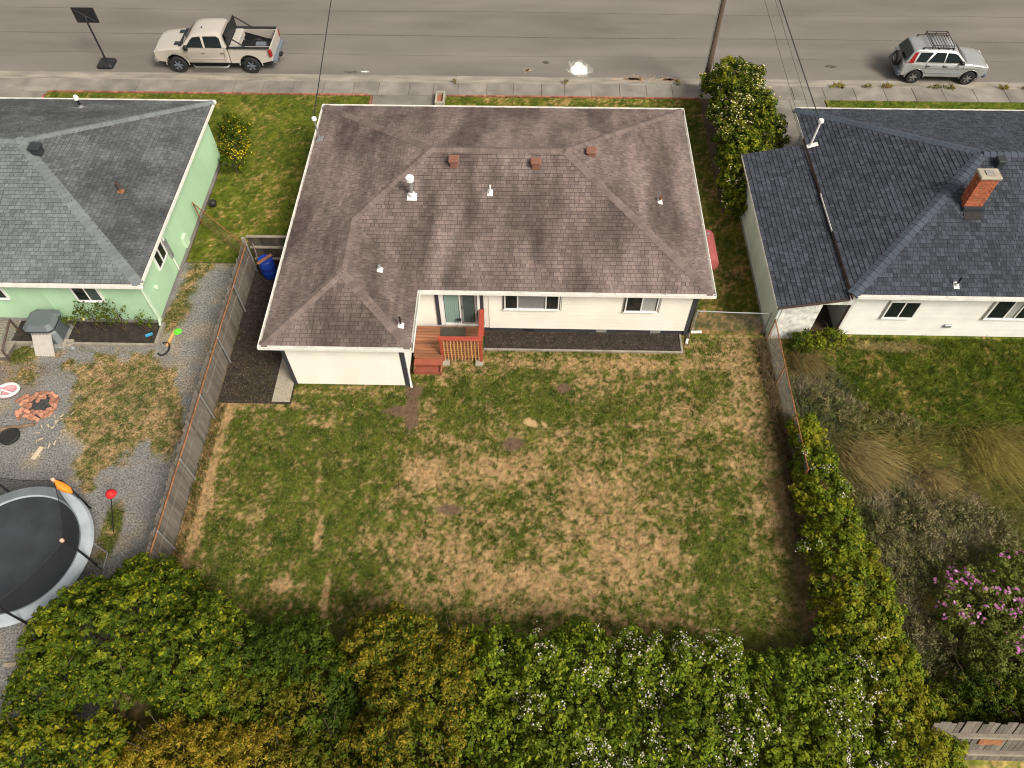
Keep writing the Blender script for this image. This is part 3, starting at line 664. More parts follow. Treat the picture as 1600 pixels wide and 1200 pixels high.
# walls
oh = .40; wx0, wx1, wy0, wy1, wyi, wxi = XL + oh, XR - oh, 14.94, YF - oh, 17.42, XI - oh
FH = .26
wl = MB().prism([(wx0, wy0), (wxi, wy0), (wxi, wyi), (wx1, wyi), (wx1, wy1), (wx0, wy1)], FH, EZ - .06, 'xy').build('wall', 'siding', house)
MB().prism([(wx0 + .02, wy0 + .02), (wxi - .02, wy0 + .02), (wxi - .02, wyi + .02), (wx1 - .02, wyi + .02), (wx1 - .02, wy1 - .02), (wx0 + .02, wy1 - .02)], -.1, FH, 'xy').build('foundation', 'charcoal', house)
MB().bb(wx0 + .0, wxi, wy0 - .004, wy0 + .3, .0, FH + .002).build('wall_skirt', 'siding', house)
m = MB()   # eave soffit boards
m.bb(XL + .02, XI - .02, YW + .02, wy0, EZ - .10, EZ - .075); m.bb(wxi, XI - .02, wy0, YB - .0, EZ - .10, EZ - .075); m.bb(XI - .02, XR - .02, YB + .02, wyi, EZ - .10, EZ - .075); m.bb(wx1, XR - .02, wyi, YF - .02, EZ - .10, EZ - .075); m.bb(XL + .02, wx0, wy0, YF - .02, EZ - .10, EZ - .075)
m.build('soffit', 'white', house)
siding(house, 'siding', wx0 + .11, wxi - .11, .03, EZ - .10, '-y', wy0)
siding(house, 'siding', wyi - .0 - 2.4, wyi - .0, .3, EZ - .10, '+x', wxi)
siding(house, 'siding', wx1 - 7.3, wx1 - .10, .28, EZ - .10, '-y', wyi, .2, holes=[(-.79, 1.35, 1.3, 2.6), (3.5, 4.85, 1.3, 2.6)])
for x0, x1, y, z0 in ((wx0 - .03, wx0 + .11, wy0, .0), (wxi - .11, wxi + .03, wy0, .0), (wx1 - .10, wx1 + .03, wyi, .0)): MB().bb(x0, x1, y - .035, y + .06, z0, EZ - .1).build('corner_board', 'charcoal', house)
MB().bb(wx1 + .003, wx1 + .03, wyi + .06, wyi + .16, 0, EZ - .1).build('corner_board', 'charcoal', house)
for x in (-3.10, -1.50): MB().bb(x - .06, x + .06, wyi - .04, wyi + .01, .42, EZ - .1).build('door_trim', 'charcoal', house)
for p0, p1, o_ in (((XL - .1, YW), (XI + .02, YW), (0, -1)), ((XI, YW - .1), (XI, YB - .1), (1, 0)), ((XI, YB), (XR + .1, YB), (0, -1)), ((XR, YB - .1), (XR, YF + .1), (1, 0)), ((XL, YW - .1), (XL, YF + .1), (-1, 0)), ((XL - .1, YF), (XR + .1, YF), (0, 1))): gutter_run(house, p0, p1, o_, EZ + .015)
for pts, k in (([(XI + .06, YW + .25, EZ - .1), (XI - .02, YW + .3, EZ - .3), (wxi + .07, wy0 + .05, EZ - .5), (wxi + .07, wy0 + .05, .15), (wxi + .12, wy0 - .15, .06)], 0), ([(XR + .05, YB + .3, EZ - .1), (wx1 + .09, wyi + .02, EZ - .5), (wx1 + .09, wyi + .02, .15), (wx1 + .02, wyi - .30, .06)], 1)):
    MB().tube(pts, .038, 8).build('downspout', 'gutterwhite' if k == 0 else 'charcoal', house, smooth=True)
MB().tube([(wx1 + .03, wyi - .26, .075), (wx1 - .02, wyi - .45, .045)], .05, 8).build('downspout_elbow', 'gutterwhite', house)
MB().tube([(wx1 + .2, wyi + .1, .05), (wx1 + .6, wyi + .12, .05)], .05, 8).build('drain_pipe', 'gutterwhite', house)
# windows and sliding door
window_y(house, -.65, 1.21, 1.46, 2.28, wyi - .02, [(.23, 'dark'), (.54, 'blind'), (.23, 'dark')])
window_y(house, 3.64, 4.71, 1.43, 2.30, wyi - .02, [(.5, 'dark'), (.5, 'curtain')])
dy = wyi; door = MB()
door.bb(-3.02, -2.86, dy - .07, dy - .004, .44, 2.46); door.bb(-1.66, -1.57, dy - .07, dy - .004, .44, 2.46); door.bb(-2.86, -1.66, dy - .07, dy - .004, 2.36, 2.46); door.bb(-2.86, -1.66, dy - .08, dy - .004, .44, .56)
door = door.build('sliding_door', 'vinyl', house)
MB().bb(-2.86, -1.66, dy - .012, dy - .003, .56, 2.36).build('backing', 'interior', door)
b = MB(); x = -2.80
while x < -2.32: b.box((x, dy - .03, 1.46), (.075, .004, 1.74), rz=.35); x += .072
b.build('vertical_blind', 'blindgreen', door)
MB().bb(-2.31, -2.25, dy - .075, dy - .02, .56, 2.36).build('stile', 'vinyl', door)
MB().bb(-2.86, -2.31, dy - .055, dy - .05, .56, 2.36).build('pane', 'clearglass', door)
s_ = MB(); s_.bb(-2.25, -2.17, dy - .09, dy - .076, .58, 2.36); s_.bb(-1.76, -1.68, dy - .09, dy - .076, .58, 2.36); s_.bb(-2.17, -1.76, dy - .09, dy - .076, .58, .66); s_.build('screen_frame', 'galv', door)
MB().bb(-2.17, -1.76, dy - .06, dy - .055, .60, 2.36).build('screen', 'screen', door)
MB().box((-2.21, dy - .10, 1.5), (.03, .03, .16)).build('handle', 'black', door)
MB().box((-3.28, wyi - .06, 2.33), (.11, .10, .17)).build('porch_lamp', 'lampglass', house)
for x in (.2, 2.9, 4.9): MB().bb(x - .19, x + .19, wyi - .008, wyi + .02, .08, .21).build('crawl_vent', 'black' if x < 1 else 'foundgrey', house)
# roof fittings
zr = lambda y: EZ + PITCH * (y - YB)
v = MB(); v.box((-4.02, 20.3, zr(20.3) + .04), (.34, .28, .02), rx=math.atan(PITCH)); v.lathe([(.11, -.05), (.12, .16), (.075, .2)], (-4.02, 20.35, zr(20.35)), 14); v = v.build('flue', 'ventwhite', house, smooth=True)
MB().lathe([(.075, 0), (.075, .52)], (-4.02, 20.35, zr(20.35) + .18), 14).build('flue_pipe', 'galv', v, smooth=True); MB().lathe([(.08, .0), (.15, .04), (.15, .18), (.09, .24)], (-4.02, 20.35, zr(20.35) + .68), 16).build('flue_cap', 'ventwhite', v, smooth=True)
for x, y in ((-2.58, 21.55), (.34, 21.52)): box_vent(house, x, y, zr(y) + .03, 'ventbrown')
box_vent(house, 2.35, 22.35, EZ + PITCH * (XR - 2.35), 'ventbrown')
pipe_vent(house, -1.26, 20.5, zr(20.5), .35, 'ventwhite', 'ventwhite', .03)
pipe_vent(house, 4.89, 20.95, EZ + PITCH * (XR - 4.89), .25, 'rust', 'ventwhite', .05, (1, -PITCH))
pipe_vent(house, -4.92, 17.5, EZ + PITCH * (XI + 4.92), .22, 'leadgrey', 'ventwhite', .045, (1, -PITCH))
pipe_vent(house, -4.02, 15.36, EZ + PITCH * (XI + 4.02), .42, 'black', 'ventwhite', .035, (1, -PITCH))
ma = MB(); ma.tube([(-8.32, 24.9, EZ), (-8.33, 24.9, EZ + 1.0)], .035, 8); ma = ma.build('service_mast', 'galv', house, smooth=True)
MB().lathe([(.05, 0), (.1, .03), (.09, .12), (.03, .16)], (-8.33, 24.9, EZ + 1.0), 12).build('weatherhead', 'ventwhite', ma, smooth=True); MB().box((-8.30, 24.9, EZ + .1), (.3, .3, .03), ry=-.35).build('flashing', 'galv', ma)

# ------------------------------------------------------------------ deck
deck = thing('back_deck', 'red stained wooden back deck with steps and a lattice rail', 'deck', (-2.75, 16.6, 0))
fr = MB()
for x in (-3.86, -2.9, -1.55): fr.bb(x - .02, x + .02, 15.94, 17.30, .22, .41)
fr.bb(-3.9, -2.88, 15.9, 15.94, .2, .41); fr.build('frame', 'redwood', deck)
y = 15.90; i = 0
while y < 17.3:
    x0, x1 = (-3.93, -2.86) if y < 15.98 else (-3.93, -1.48)
    MB().cbox(x0, x1, y + .007, min(y + .131, 17.33), .412, .452, .006).build('deck_board', 'redwood', deck); y += .14
for k, (yy, zz) in enumerate(((15.63, .28), (15.40, .12))):
    st = MB(); st.bb(-3.88, -2.92, yy + .22 if k == 0 else yy + .21, yy + .245, zz - .12, zz - .001); st.bb(-3.88, -2.92, yy + .015, yy + .035, max(0, zz - .16), zz - .001); st.build('riser', 'redstep', deck)
    for j in range(2): MB().cbox(-3.91, -2.89, yy + j * .125, yy + j * .125 + .12, zz, zz + .04, .006).build('tread', 'redstep', deck)
MB().bb(-3.90, -3.86, 15.38, 15.9, 0, .27).build('stringer', 'redwood', deck); MB().bb(-2.94, -2.90, 15.38, 15.9, 0, .27).build('stringer', 'redwood', deck)
for x, y in ((-2.90, 16.0), (-1.50, 16.0)): MB().cbox(x - .05, x + .05, y - .05, y + .05, .0, 1.36, .008).build('post', 'redpaint', deck)
MB().cbox(-1.55, -1.45, 17.2, 17.3, .0, 1.36, .008).build('post', 'redpaint', deck)
MB().cbox(-3.0, -1.42, 15.91, 16.09, 1.36, 1.40, .01).build('handrail', 'redpaint', deck); MB().cbox(-1.59, -1.41, 16.092, 17.34, 1.362, 1.402, .01).build('handrail', 'redpaint', deck)
for z in (.30, 1.10): MB().bb(-2.85, -1.55, 15.97, 16.01, z, z + .09).build('rail', 'redwood', deck)
bl = MB().bb(-.018, .018, -.012, .012, 0, 1.12)
me = mesh_from('lattice_slat', bl.v, bl.f, MT['lattice']); off = world_offset(deck)
for i in range(11):
    o = bpy.data.objects.new('lattice_slat', me); link(o, deck); o.location = Vector((-2.80 + i * .122, 15.95, .18)) - off; o.scale.z = random.uniform(.97, 1.03)
bl = MB().bb(-.65, .65, -.01, .01, -.018, .018); me = mesh_from('lattice_slat', bl.v, bl.f, MT['lattice'])
for i in range(8):
    o = bpy.data.objects.new('lattice_slat', me); link(o, deck); o.location = Vector((-2.2, 16.025, .27 + i * .125)) - off
for i in range(9): MB().bb(-1.53, -1.50, 16.12 + i * .12, 16.15 + i * .12, .46, 1.34).build('baluster', 'redpaint', deck)
for x in (-2.80, -1.58): MB().cbox(x - .14, x + .14, 15.80, 16.08, -.02, .10, .01).build('pier_block', 'slab', deck)
tag(MB().cbox(-3.05, -2.12, 16.76, 17.24, .453, .468, .005).build('door_mat', 'mat'), 'dark brown door mat lying on the deck before the sliding door', 'mat')
br = thing('broom', 'small dark broom leaning on the sliding door frame', 'broom', (-2.42, 17.2, .455)); MB().tube([(-2.46, 17.12, .50), (-2.36, 17.31, .80)], .012, 6).build('handle', 'brownpipe', br); MB().box((-2.355, 17.30, .82), (.16, .05, .10), rx=-.4).build('brush', 'black', br)

# mulch bed
bed = thing('mulch_bed', 'long narrow bed of black mulch edged in boards under the back windows', 'planting bed', (2.2, 17, 0))
MB().bb(-1.43, 5.82, 16.60, 17.40, -.03, .04).build('mulch', 'bark', bed)
MB().bb(-1.45, 5.86, 16.53, 16.60, -.03, .075).build('edging_board', 'bedwood', bed); MB().bb(5.80, 5.87, 16.602, 17.38, -.03, .075).build('edging_board', 'bedwood', bed)
scatter_chips('bark_chip', None, None, -1.4, 5.78, 16.62, 17.38, 1500, .03, .08, 'barkchip', .04, bed)
# ------------------------------------------------------------------ green house
gh = thing('green_house', 'mint green house with a grey shingle hip roof beside the gravel yard', 'house', (-20, 22, 0))
GX, GYB, GYF, GXL = -13.30, 17.12, 27.42, -32.0
gh_half = (GYF - GYB) / 2; GYR = GYB + gh_half; GZ = EZ + PITCH * gh_half; gxr = GX - gh_half; gxl = GXL + gh_half
g = Roof(gh, 'roof_grey')
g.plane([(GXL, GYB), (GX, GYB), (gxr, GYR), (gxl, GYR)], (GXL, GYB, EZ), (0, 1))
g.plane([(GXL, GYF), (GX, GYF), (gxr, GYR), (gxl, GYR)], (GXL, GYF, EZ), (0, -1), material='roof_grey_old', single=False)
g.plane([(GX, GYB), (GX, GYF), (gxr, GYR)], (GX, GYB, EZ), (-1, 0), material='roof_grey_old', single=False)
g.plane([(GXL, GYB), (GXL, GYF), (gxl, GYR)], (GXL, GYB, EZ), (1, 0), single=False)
gr = g.finish()
for A, B, a, b in (((GX, GYB, EZ), (gxr, GYR, GZ), S_, E_), ((GX, GYF, EZ), (gxr, GYR, GZ), N_, E_), ((gxl, GYR, GZ), (gxr, GYR, GZ), S_, N_)): g.caps(gr, A, B, a, b, 'roof_grey_cap', .21, .19)
gwx, gwy0, gwy1 = GX - .36, 17.56, GYF - .42
MB().bb(GXL + .4, gwx, gwy0, gwy1, .22, EZ - .06).build('wall', 'greenwall', gh); MB().bb(GXL + .42, gwx - .02, gwy0 + .02, gwy1 - .02, -.1, .22).build('foundation', 'foundgrey', gh)
MB().bb(GXL + .1, GX - .02, GYB + .02, gwy0, EZ - .1, EZ - .075).build('soffit', 'greentrim', gh); MB().bb(gwx, GX - .02, gwy0, GYF - .02, EZ - .1, EZ - .075).build('soffit', 'greentrim', gh)
MB().bb(gwx - .09, gwx + .02, gwy0 - .025, gwy0 + .005, .15, EZ - .1).build('corner_board', 'greentrim', gh); MB().bb(gwx + .002, gwx + .025, gwy0 + .006, gwy0 + .1, .15, EZ - .1).build('corner_board', 'greentrim', gh)
for x in (-17.35,): MB().bb(x - .04, x + .04, gwy0 - .03, gwy0 + .002, .22, EZ - .1).build('batten', 'greenwall', gh)
m = MB(); m.bb(GXL, GX + .10, GYB - .02, GYB, EZ - .11, EZ + .02); m.bb(GX, GX + .02, GYB, GYF + .02, EZ - .11, EZ + .02); m.build('fascia', 'brownpipe', gh)
gutter_run(gh, (GXL, GYB - .02), (GX + .12, GYB - .02), (0, -1), EZ, 'gutterwhite'); gutter_run(gh, (GX + .02, GYB - .1), (GX + .02, GYF), (1, 0), EZ, 'gutterwhite', .05); gutter_run(gh, (GXL, GYF), (GX + .1, GYF), (0, 1), EZ + .01, 'gutterwhite')
window_y(gh, -16.15, -15.28, 1.36, 2.28, gwy0, [(.5, 'dark'), (.5, 'screen')], None, 'vinyl', .06); window_y(gh, -19.9, -18.75, 1.42, 2.28, gwy0, [(.5, 'dark'), (.5, 'dark')], None, 'vinyl', .06)
# side window of the green house, facing +x
def window_x(house, x, y0, y1, z0, z1, frame='vinyl', fw=.06):
    w_ = MB(); w_.bb(x, x + .07, y0 - fw, y1 + fw, z0 - fw, z0); w_.bb(x, x + .07, y0 - fw, y1 + fw, z1, z1 + fw); w_.bb(x, x + .07, y0 - fw, y0, z0, z1); w_.bb(x, x + .07, y1, y1 + fw, z0, z1)
    win = w_.build('window', frame, house); ym = (y0 + y1) / 2; MB().bb(x + .01, x + .065, ym - .03, ym + .03, z0, z1).build('mullion', frame, win)
    for a, b in ((y0, ym - .03), (ym + .03, y1)): MB().bb(x + .03, x + .04, a, b, z0, z1).build('pane', 'glass', win)
window_x(gh, gwx, 19.05, 19.85, 1.40, 2.15)
MB().tube([(gwx + .03, gwy0 - .05, EZ - .15), (gwx + .03, gwy0 - .05, .35), (gwx + .1, gwy0 - .3, .25)], .04, 8).build('downspout', 'greentrim', gh, smooth=True)
mp = MB().bb(gwx, gwx + .12, 19.98, 20.14, 1.0, 1.9); mp = mp.build('meter_box', 'galv', gh); MB().tube([(gwx + .06, 20.06, 2.2), (gwx + .06, 20.06, 1.7), (gwx + .06, 20.06, .3)], .03, 8).build('conduit', 'gutterwhite', mp)
MB().box((gwx + .05, 21.4, .55), (.1, .35, .5)).build('utility_box', 'greentrim', gh)
MB().cbox(gwx, gwx + .13, 18.2, 18.33, 1.2, 1.33, .02).build('wall_vent', 'greentrim', gh)
gzr = lambda y: EZ + PITCH * (y - GYB)
box_vent(gh, -17.69, 21.85, gzr(21.85) + .03, 'ventblack', .34, .34, .22)
pipe_vent(gh, -14.92, 21.1, EZ + PITCH * (GX + 14.92), .4, 'brownpipe', 'rust', .055, (1, -PITCH)); pipe_vent(gh, -18.34, 26.35, EZ + PITCH * (GYF - 26.35), .35, 'black', 'leadgrey', .05, (0, -PITCH), 'ventwhite')
MB().tube([(gwx + .03, 21.5, EZ - .2), (gwx + .03, 24.3, EZ - .1)], .012, 5).build('wall_cable', 'cable', gh)

# ------------------------------------------------------------------ slate blue roofed house
rh = thing('white_neighbour_house', 'white clapboard house with a dark slate blue shingle roof and brick chimney', 'house', (20, 22, 0))
HX, HYB, HYF, HXR = 11.20, 17.15, 27.40, 36.0
hh_ = (HYF - HYB) / 2; HYR = HYB + hh_; HZ = EZ + PITCH * hh_; hxl = HX + hh_; hxr = HXR - hh_
h = Roof(rh, 'roof_black', .16, (.10, .15, .21))
h.plane([(HX, HYB), (HXR, HYB), (hxr, HYR), (hxl, HYR)], (HX, HYB, EZ), (0, 1))
h.plane([(HX, HYF), (HXR, HYF), (hxr, HYR), (hxl, HYR)], (HX, HYF, EZ), (0, -1), single=False)
h.plane([(HX, HYB), (HX, HYF), (hxl, HYR)], (HX, HYB, EZ), (1, 0))
h.plane([(HXR, HYB), (HXR, HYF), (hxr, HYR)], (HXR, HYB, EZ), (-1, 0), single=False)
hr = h.finish()
for A, B, a, b in (((HX, HYB, EZ), (hxl, HYR, HZ), S_, W_), ((HX, HYF, EZ), (hxl, HYR, HZ), N_, W_), ((hxl, HYR, HZ), (hxr, HYR, HZ), S_, N_)): h.caps(hr, A, B, a, b, 'roof_black_cap', .24, .21)
hwx, hwy = 11.62, 17.56
MB().bb(hwx, HXR - .4, hwy, HYF - .42, .06, EZ - .06).build('wall', 'oldwhite', rh); MB().bb(hwx + .02, HXR - .42, hwy + .02, HYF - .44, -.1, .06).build('foundation', 'foundgrey', rh)
siding(rh, 'oldwhite', hwx + .1, 24, .06, EZ - .1, '-y', hwy, .15, holes=[(12.82, 14.06, 1.0, 2.05), (16.45, 18.5, 1.05, 2.35)])
MB().bb(HX + .1, HXR, HYB + .02, hwy, EZ - .1, EZ - .075).build('soffit', 'oldwhite', rh)
MB().bb(HX + .02, hwx, HYB + .0, HYF - .02, EZ - .1, EZ - .075).build('soffit', 'oldwhite', rh)
MB().bb(hwx - .03, hwx + .1, hwy - .03, hwy + .04, 0, EZ - .1).build('corner_board', 'oldwhite', rh)
window_y(rh, 12.95, 13.96, 1.12, 1.94, hwy - .012, [(.5, 'dark'), (.5, 'dark')], None, 'vinyl', .05); window_y(rh, 16.6, 18.3, 1.17, 2.2, hwy - .012, [(.36, 'dark'), (.22, 'curtain'), (.42, 'dark')], None, 'vinyl', .06)
gutter_run(rh, (HX + .15, HYB), (HXR, HYB), (0, -1), EZ, 'gutterwhite'); gutter_run(rh, (HX, HYF), (HXR, HYF), (0, 1), EZ, 'gutterwhite')
MB().tube([(HX + .2, HYB - .06, EZ - .1), (hwx - .1, hwy - .1, EZ - .4), (hwx - .1, hwy - .1, .05)], .05, 8).build('downspout', 'brownpipe', rh, smooth=True)
m = MB(); m.bb(HX - .03, HX - .005, 17.0, 25.5, EZ - .10, EZ + .005); m.build('fascia', 'brownpipe', rh)
MB().bb(HX - .045, HX - .031, 20.2, 22.2, EZ - .05, EZ + .03).build('flashing_strip', 'gutterwhite', rh)
MB().bb(HX - .03, HX - .005, 25.5, HYF, EZ - .1, EZ + .01).build('barge_board', 'peel', rh)
MB().cbox(15.35, 15.62, hwy - .09, hwy - .02, .6, .74, .02).build('wall_vent', 'galv', rh)
hz = lambda y: EZ + PITCH * (y - HYB)
box_vent(rh, 16.77, 21.8, hz(21.8) + .03, 'ventblack', .26, .3, .26)
pipe_vent(rh, 14.73, 17.5, hz(17.5), .38, 'black', 'ventwhite', .035)
ma = MB().tube([(11.30, 24.92, EZ + .02), (11.36, 24.95, EZ + 1.15)], .04, 8).build('service_mast', 'ventwhite', rh, smooth=True); MB().lathe([(.05, 0), (.11, .04), (.10, .14), (.03, .18)], (11.36, 24.95, EZ + 1.13), 12).build('weatherhead', 'ventwhite', ma, smooth=True); MB().box((11.38, 24.92, EZ + .1), (.42, .2, .03), ry=-.35).build('flashing', 'ventwhite', ma)
# chimney
cx, cy = 15.62, 20.42; cz0 = hz(cy) - .12; ch = MB().bb(cx - .29, cx + .29, cy - .20, cy + .20, cz0 - .3, cz0 + 1.35).build('chimney', 'mortar', rh); off = world_offset(ch)
bme = {}
for k, (a, b) in enumerate(((.205, .10), (.10, .205))):
    q = MB().cbox(-a / 2, a / 2, -b / 2, b / 2, 0, .064, .006); bme[k] = mesh_from('brick', q.v, q.f, MT['chimneybrick'])
z = cz0 - .05; row = 0
while z < cz0 + 1.34:
    o_ = .108 * (row % 2)
    for sy in (-1, 1):
        n = 3 if row % 2 == 0 else 2
        for i in range(n): o = bpy.data.objects.new('brick', bme[0]); link(o, ch); o.location = Vector((cx + (i - (n - 1) / 2) * .214, cy + sy * .155, z)) - off
        if row % 2:
            for sx in (-1, 1): o = bpy.data.objects.new('brick', bme[1]); link(o, ch); o.location = Vector((cx + sx * .27, cy + sy * .11, z)) - off
    if row % 2 == 0:
        for sx in (-1, 1): o = bpy.data.objects.new('brick', bme[1]); link(o, ch); o.location = Vector((cx + sx * .272, cy, z)) - off
    z += .075; row += 1
MB().cbox(cx - .36, cx + .36, cy - .26, cy + .26, cz0 + 1.35, cz0 + 1.43, .02).build('chimney_crown', 'slab', ch); MB().bb(cx - .14, cx + .14, cy - .12, cy + .12, cz0 + 1.432, cz0 + 1.46).build('chimney_flue', 'foundgrey', ch)
MB().bb(cx - .34, cx + .34, cy - .34, cy - .215, cz0 - .1, cz0 + .16).build('flashing', 'ventblack', ch); MB().box((cx, cy - .50, hz(cy - .5) + .03), (.62, .28, .02), rx=math.atan(PITCH)).build('flashing_apron', 'felt', ch)

# lean-to shed
sh = thing('lean_to_shed', 'white lean-to shed with pale green side wall against the slate roofed house', 'shed', (10.2, 21, 0))
SX0, SX1, SY0, SY1, SZ0, SZ1 = 8.84, 11.15, 17.08, 25.25, 2.04, 2.56
sp = (SZ1 - SZ0) / (SX1 - SX0); sr = Roof(sh, 'roof_black', .16, (.11, .17, .24)); sr.plane([(SX0, SY0), (SX1, SY0), (SX1, SY1), (SX0, SY1)], (SX0, SY0, SZ0), (1, 0), sp); sr.finish()
MB().bb(9.05, 9.15, 17.32, 25.0, 0, SZ0 - .04).build('side_wall', 'mintwall', sh)
m = MB(); m.prism([(9.152, 0), (10.48, 0), (10.48, 2.33), (9.152, 2.04)], 17.30, 17.38); m.build('rear_wall', 'peel', sh); m = MB(); m.prism([(10.482, 1.98), (11.5, 1.98), (11.5, 2.50), (10.482, 2.33)], 17.30, 17.38); m.build('door_lintel', 'peel', sh)
MB().bb(9.15, 11.5, 20.4, 20.5, 0, 2.05).build('inner_partition', 'peel', sh)
MB().prism([(9.152, 0), (10.9, 0), (10.9, 2.40), (9.152, 2.04)], 24.9, 25.0).build('front_wall', 'peel', sh)
m = MB(); m.prism([(SX0, SZ0 - .09), (SX1, SZ1 - .09), (SX1, SZ1 - .005), (SX0, SZ0 - .005)], SY0 - .03, SY0 - .003); m.build('fascia', 'brownpipe', sh)
MB().bb(SX0 - .025, SX0 - .003, SY0, SY1, SZ0 - .09, SZ0 + .005).build('drip_edge', 'gutterwhite', sh)
MB().bb(9.02, 9.049, 17.3, 25.0, -.03, .12).build('base_board', 'foundgrey', sh)

# ------------------------------------------------------------------ board fence with rusty rail
def board_mesh(w_, h_, t_, name='board', material='fencewood', ear=True):
    pr = [(-w_ / 2, 0), (w_ / 2, 0), (w_ / 2, h_ - .03), (w_ / 2 - .03, h_), (-w_ / 2 + .03, h_), (-w_ / 2, h_ - .03)] if ear else [(-w_ / 2, 0), (w_ / 2, 0), (w_ / 2, h_), (-w_ / 2, h_)]
    q = MB().prism(pr, -t_ / 2, t_ / 2); return mesh_from(name, q.v, q.f, MT[material])
fn = thing('board_fence', 'long weathered grey board fence with rusty rails between lawn and gravel yard', 'fence', (-10.73, 13, 0))
bms = [board_mesh(.135, hgt, .02) for hgt in (1.56, 1.60, 1.63, 1.66)]; off = world_offset(fn); y = 4.6
while y < 20.35:
    o = bpy.data.objects.new('board', random.choice(bms)); link(o, fn); o.location = Vector((-10.75 + random.uniform(-.008, .008), y, -.02)) - off; o.rotation_euler = (random.uniform(-.012, .012), random.uniform(-.012, .012), math.pi / 2); y += .145
for z in (1.44,): MB().tube([(-10.68, 4.6, z), (-10.675, 12, z - .02), (-10.68, 20.3, z)], .026, 7).build('rail', 'rust', fn, smooth=True)
MB().bb(-10.735, -10.70, 4.6, 20.3, .82, .90).build('rail', 'fencewood', fn)
for y in (6.2, 8.6, 11.0, 13.4, 15.8, 18.2, 20.3): MB().lathe([(.03, -.1), (.03, 1.47), (.036, 1.475), (.02, 1.51)], (-10.64, y, 0), 9).build('post', 'galv', fn, smooth=True)
MB().cbox(-10.80, -10.68, 20.36, 20.48, -.1, 1.72, .01).build('corner_post', 'railwood', fn)
gt = thing('side_gate', 'short shade-darkened wooden gate fence of vertical boards behind the blue barrel', 'fence', (-9.4, 20.6, 0))
bms = [board_mesh(.135, hgt, .02, 'board', 'fencewood_dark', False) for hgt in (1.62, 1.64, 1.66)]; off = world_offset(gt); x = -10.60
while x < -8.15:
    o = bpy.data.objects.new('board', random.choice(bms)); link(o, gt); o.location = Vector((x, 20.62, .0)) - off; o.rotation_euler = (0, random.uniform(-.008, .008), 0); x += .15
for z in (1.62, 1.05, .42): MB().bb(-10.66, -8.13, 20.52, 20.608, z, z + .06).build('rail', 'railwood', gt)
tag(MB().tube([(-10.52, 20.46, .02), (-10.48, 20.50, 1.35)], .02, 8).build('garden_pole', 'railwood'), 'pale wooden pole propped upright beside the blue barrel', 'pole')
# blue barrel with a red lid board
ba = thing('blue_barrel', 'blue plastic barrel on the bark path by the wooden gate', 'barrel', (-10.05, 20.1, .02))
MB().lathe([(.25, 0), (.285, .03), (.29, .26), (.30, .28), (.29, .30), (.295, .55), (.305, .57), (.295, .60), (.285, .80), (.24, .86)], (-10.05, 20.1, .02), 24).build('drum', 'blueplastic', ba, smooth=True)
MB().lathe([(.28, 0), (.285, .03), (.26, .05), (.15, .035)], (-10.05, 20.1, .86), 24).build('lid', 'blueplastic', ba, smooth=True); MB().lathe([(.05, 0), (.05, .03)], (-10.15, 20.0, .90), 10).build('bung', 'black', ba)
tag(MB().cbox(-.34, .34, -.065, .065, 0, .045, .008).build('red_plank', 'redwood'), 'short reddish plank lying across the blue barrel', 'plank'); bpy.data.objects['red_plank'].location = (-10.05, 20.08, .912); bpy.data.objects['red_plank'].rotation_euler = (0, 0, .85)

# ------------------------------------------------------------------ chain link fences
def chain_link(name, label, p0, p1, h, rail, wirem, posts, cell=.10):
    f = thing(name, label, 'fence', ((p0[0] + p1[0]) / 2, (p0[1] + p1[1]) / 2, 0)); d = Vector((p1[0] - p0[0], p1[1] - p0[1], 0)); L = d.length; d.normalize(); P0 = Vector((p0[0], p0[1], 0))
    MB().tube([P0 + Vector((0, 0, h)), P0 + d * L * .5 + Vector((0, 0, h - .015)), P0 + d * L + Vector((0, 0, h))], .022, 8).build('top_rail', rail, f, smooth=True)
    for i in range(posts + 1): q = P0 + d * (L * i / posts); MB().lathe([(.028, -.1), (.028, h + .05), (.012, h + .08)], q, 9).build('post', rail, f, smooth=True)
    m = MB(); n = int((L + h) / cell)
    for sg in (1, -1):
        for i in range(n):
            s0 = i * cell - (h if sg > 0 else 0); a0, z0 = s0, .04; a1, z1 = s0 + sg * h, h
            if sg < 0: a0, a1 = s0, s0 - h
            # clip to 0..L
            def cl(a, za, b, zb, lim, keep_less):
                if (a <= lim) == (b <= lim): return (a, za, b, zb) if (a <= lim) == keep_less else None
                t = (lim - a) / (b - a); zc = za + (zb - za) * t
                return (a, za, lim, zc) if (a <= lim) == keep_less else (lim, zc, b, zb)
            r_ = cl(a0, z0, a1, z1, L, True)
            if r_: r_ = cl(*r_, 0, False)
            if r_: m.tube([P0 + d * r_[0] + Vector((0, 0, r_[1])), P0 + d * r_[2] + Vector((0, 0, r_[3]))], .0025, 3, False)
    m.build('wire_mesh', wirem, f)
chain_link('chain_link_fence', 'grey chain link fence crossing from the white house corner to the shed', (6.30, 17.62), (8.95, 17.55), 1.15, 'galv', 'wire', 1)
chain_link('chain_link_fence', 'rust-railed chain link fence running from the shed corner into the bramble hedge', (9.02, 17.2), (8.98, 11.2), 1.2, 'rust', 'wire', 3)
chain_link('chain_link_fence', 'slanting rusty chain link panel between the green house and the board fence', (-13.5, 22.9), (-10.9, 20.62), 1.15, 'rust', 'wirerust', 1)

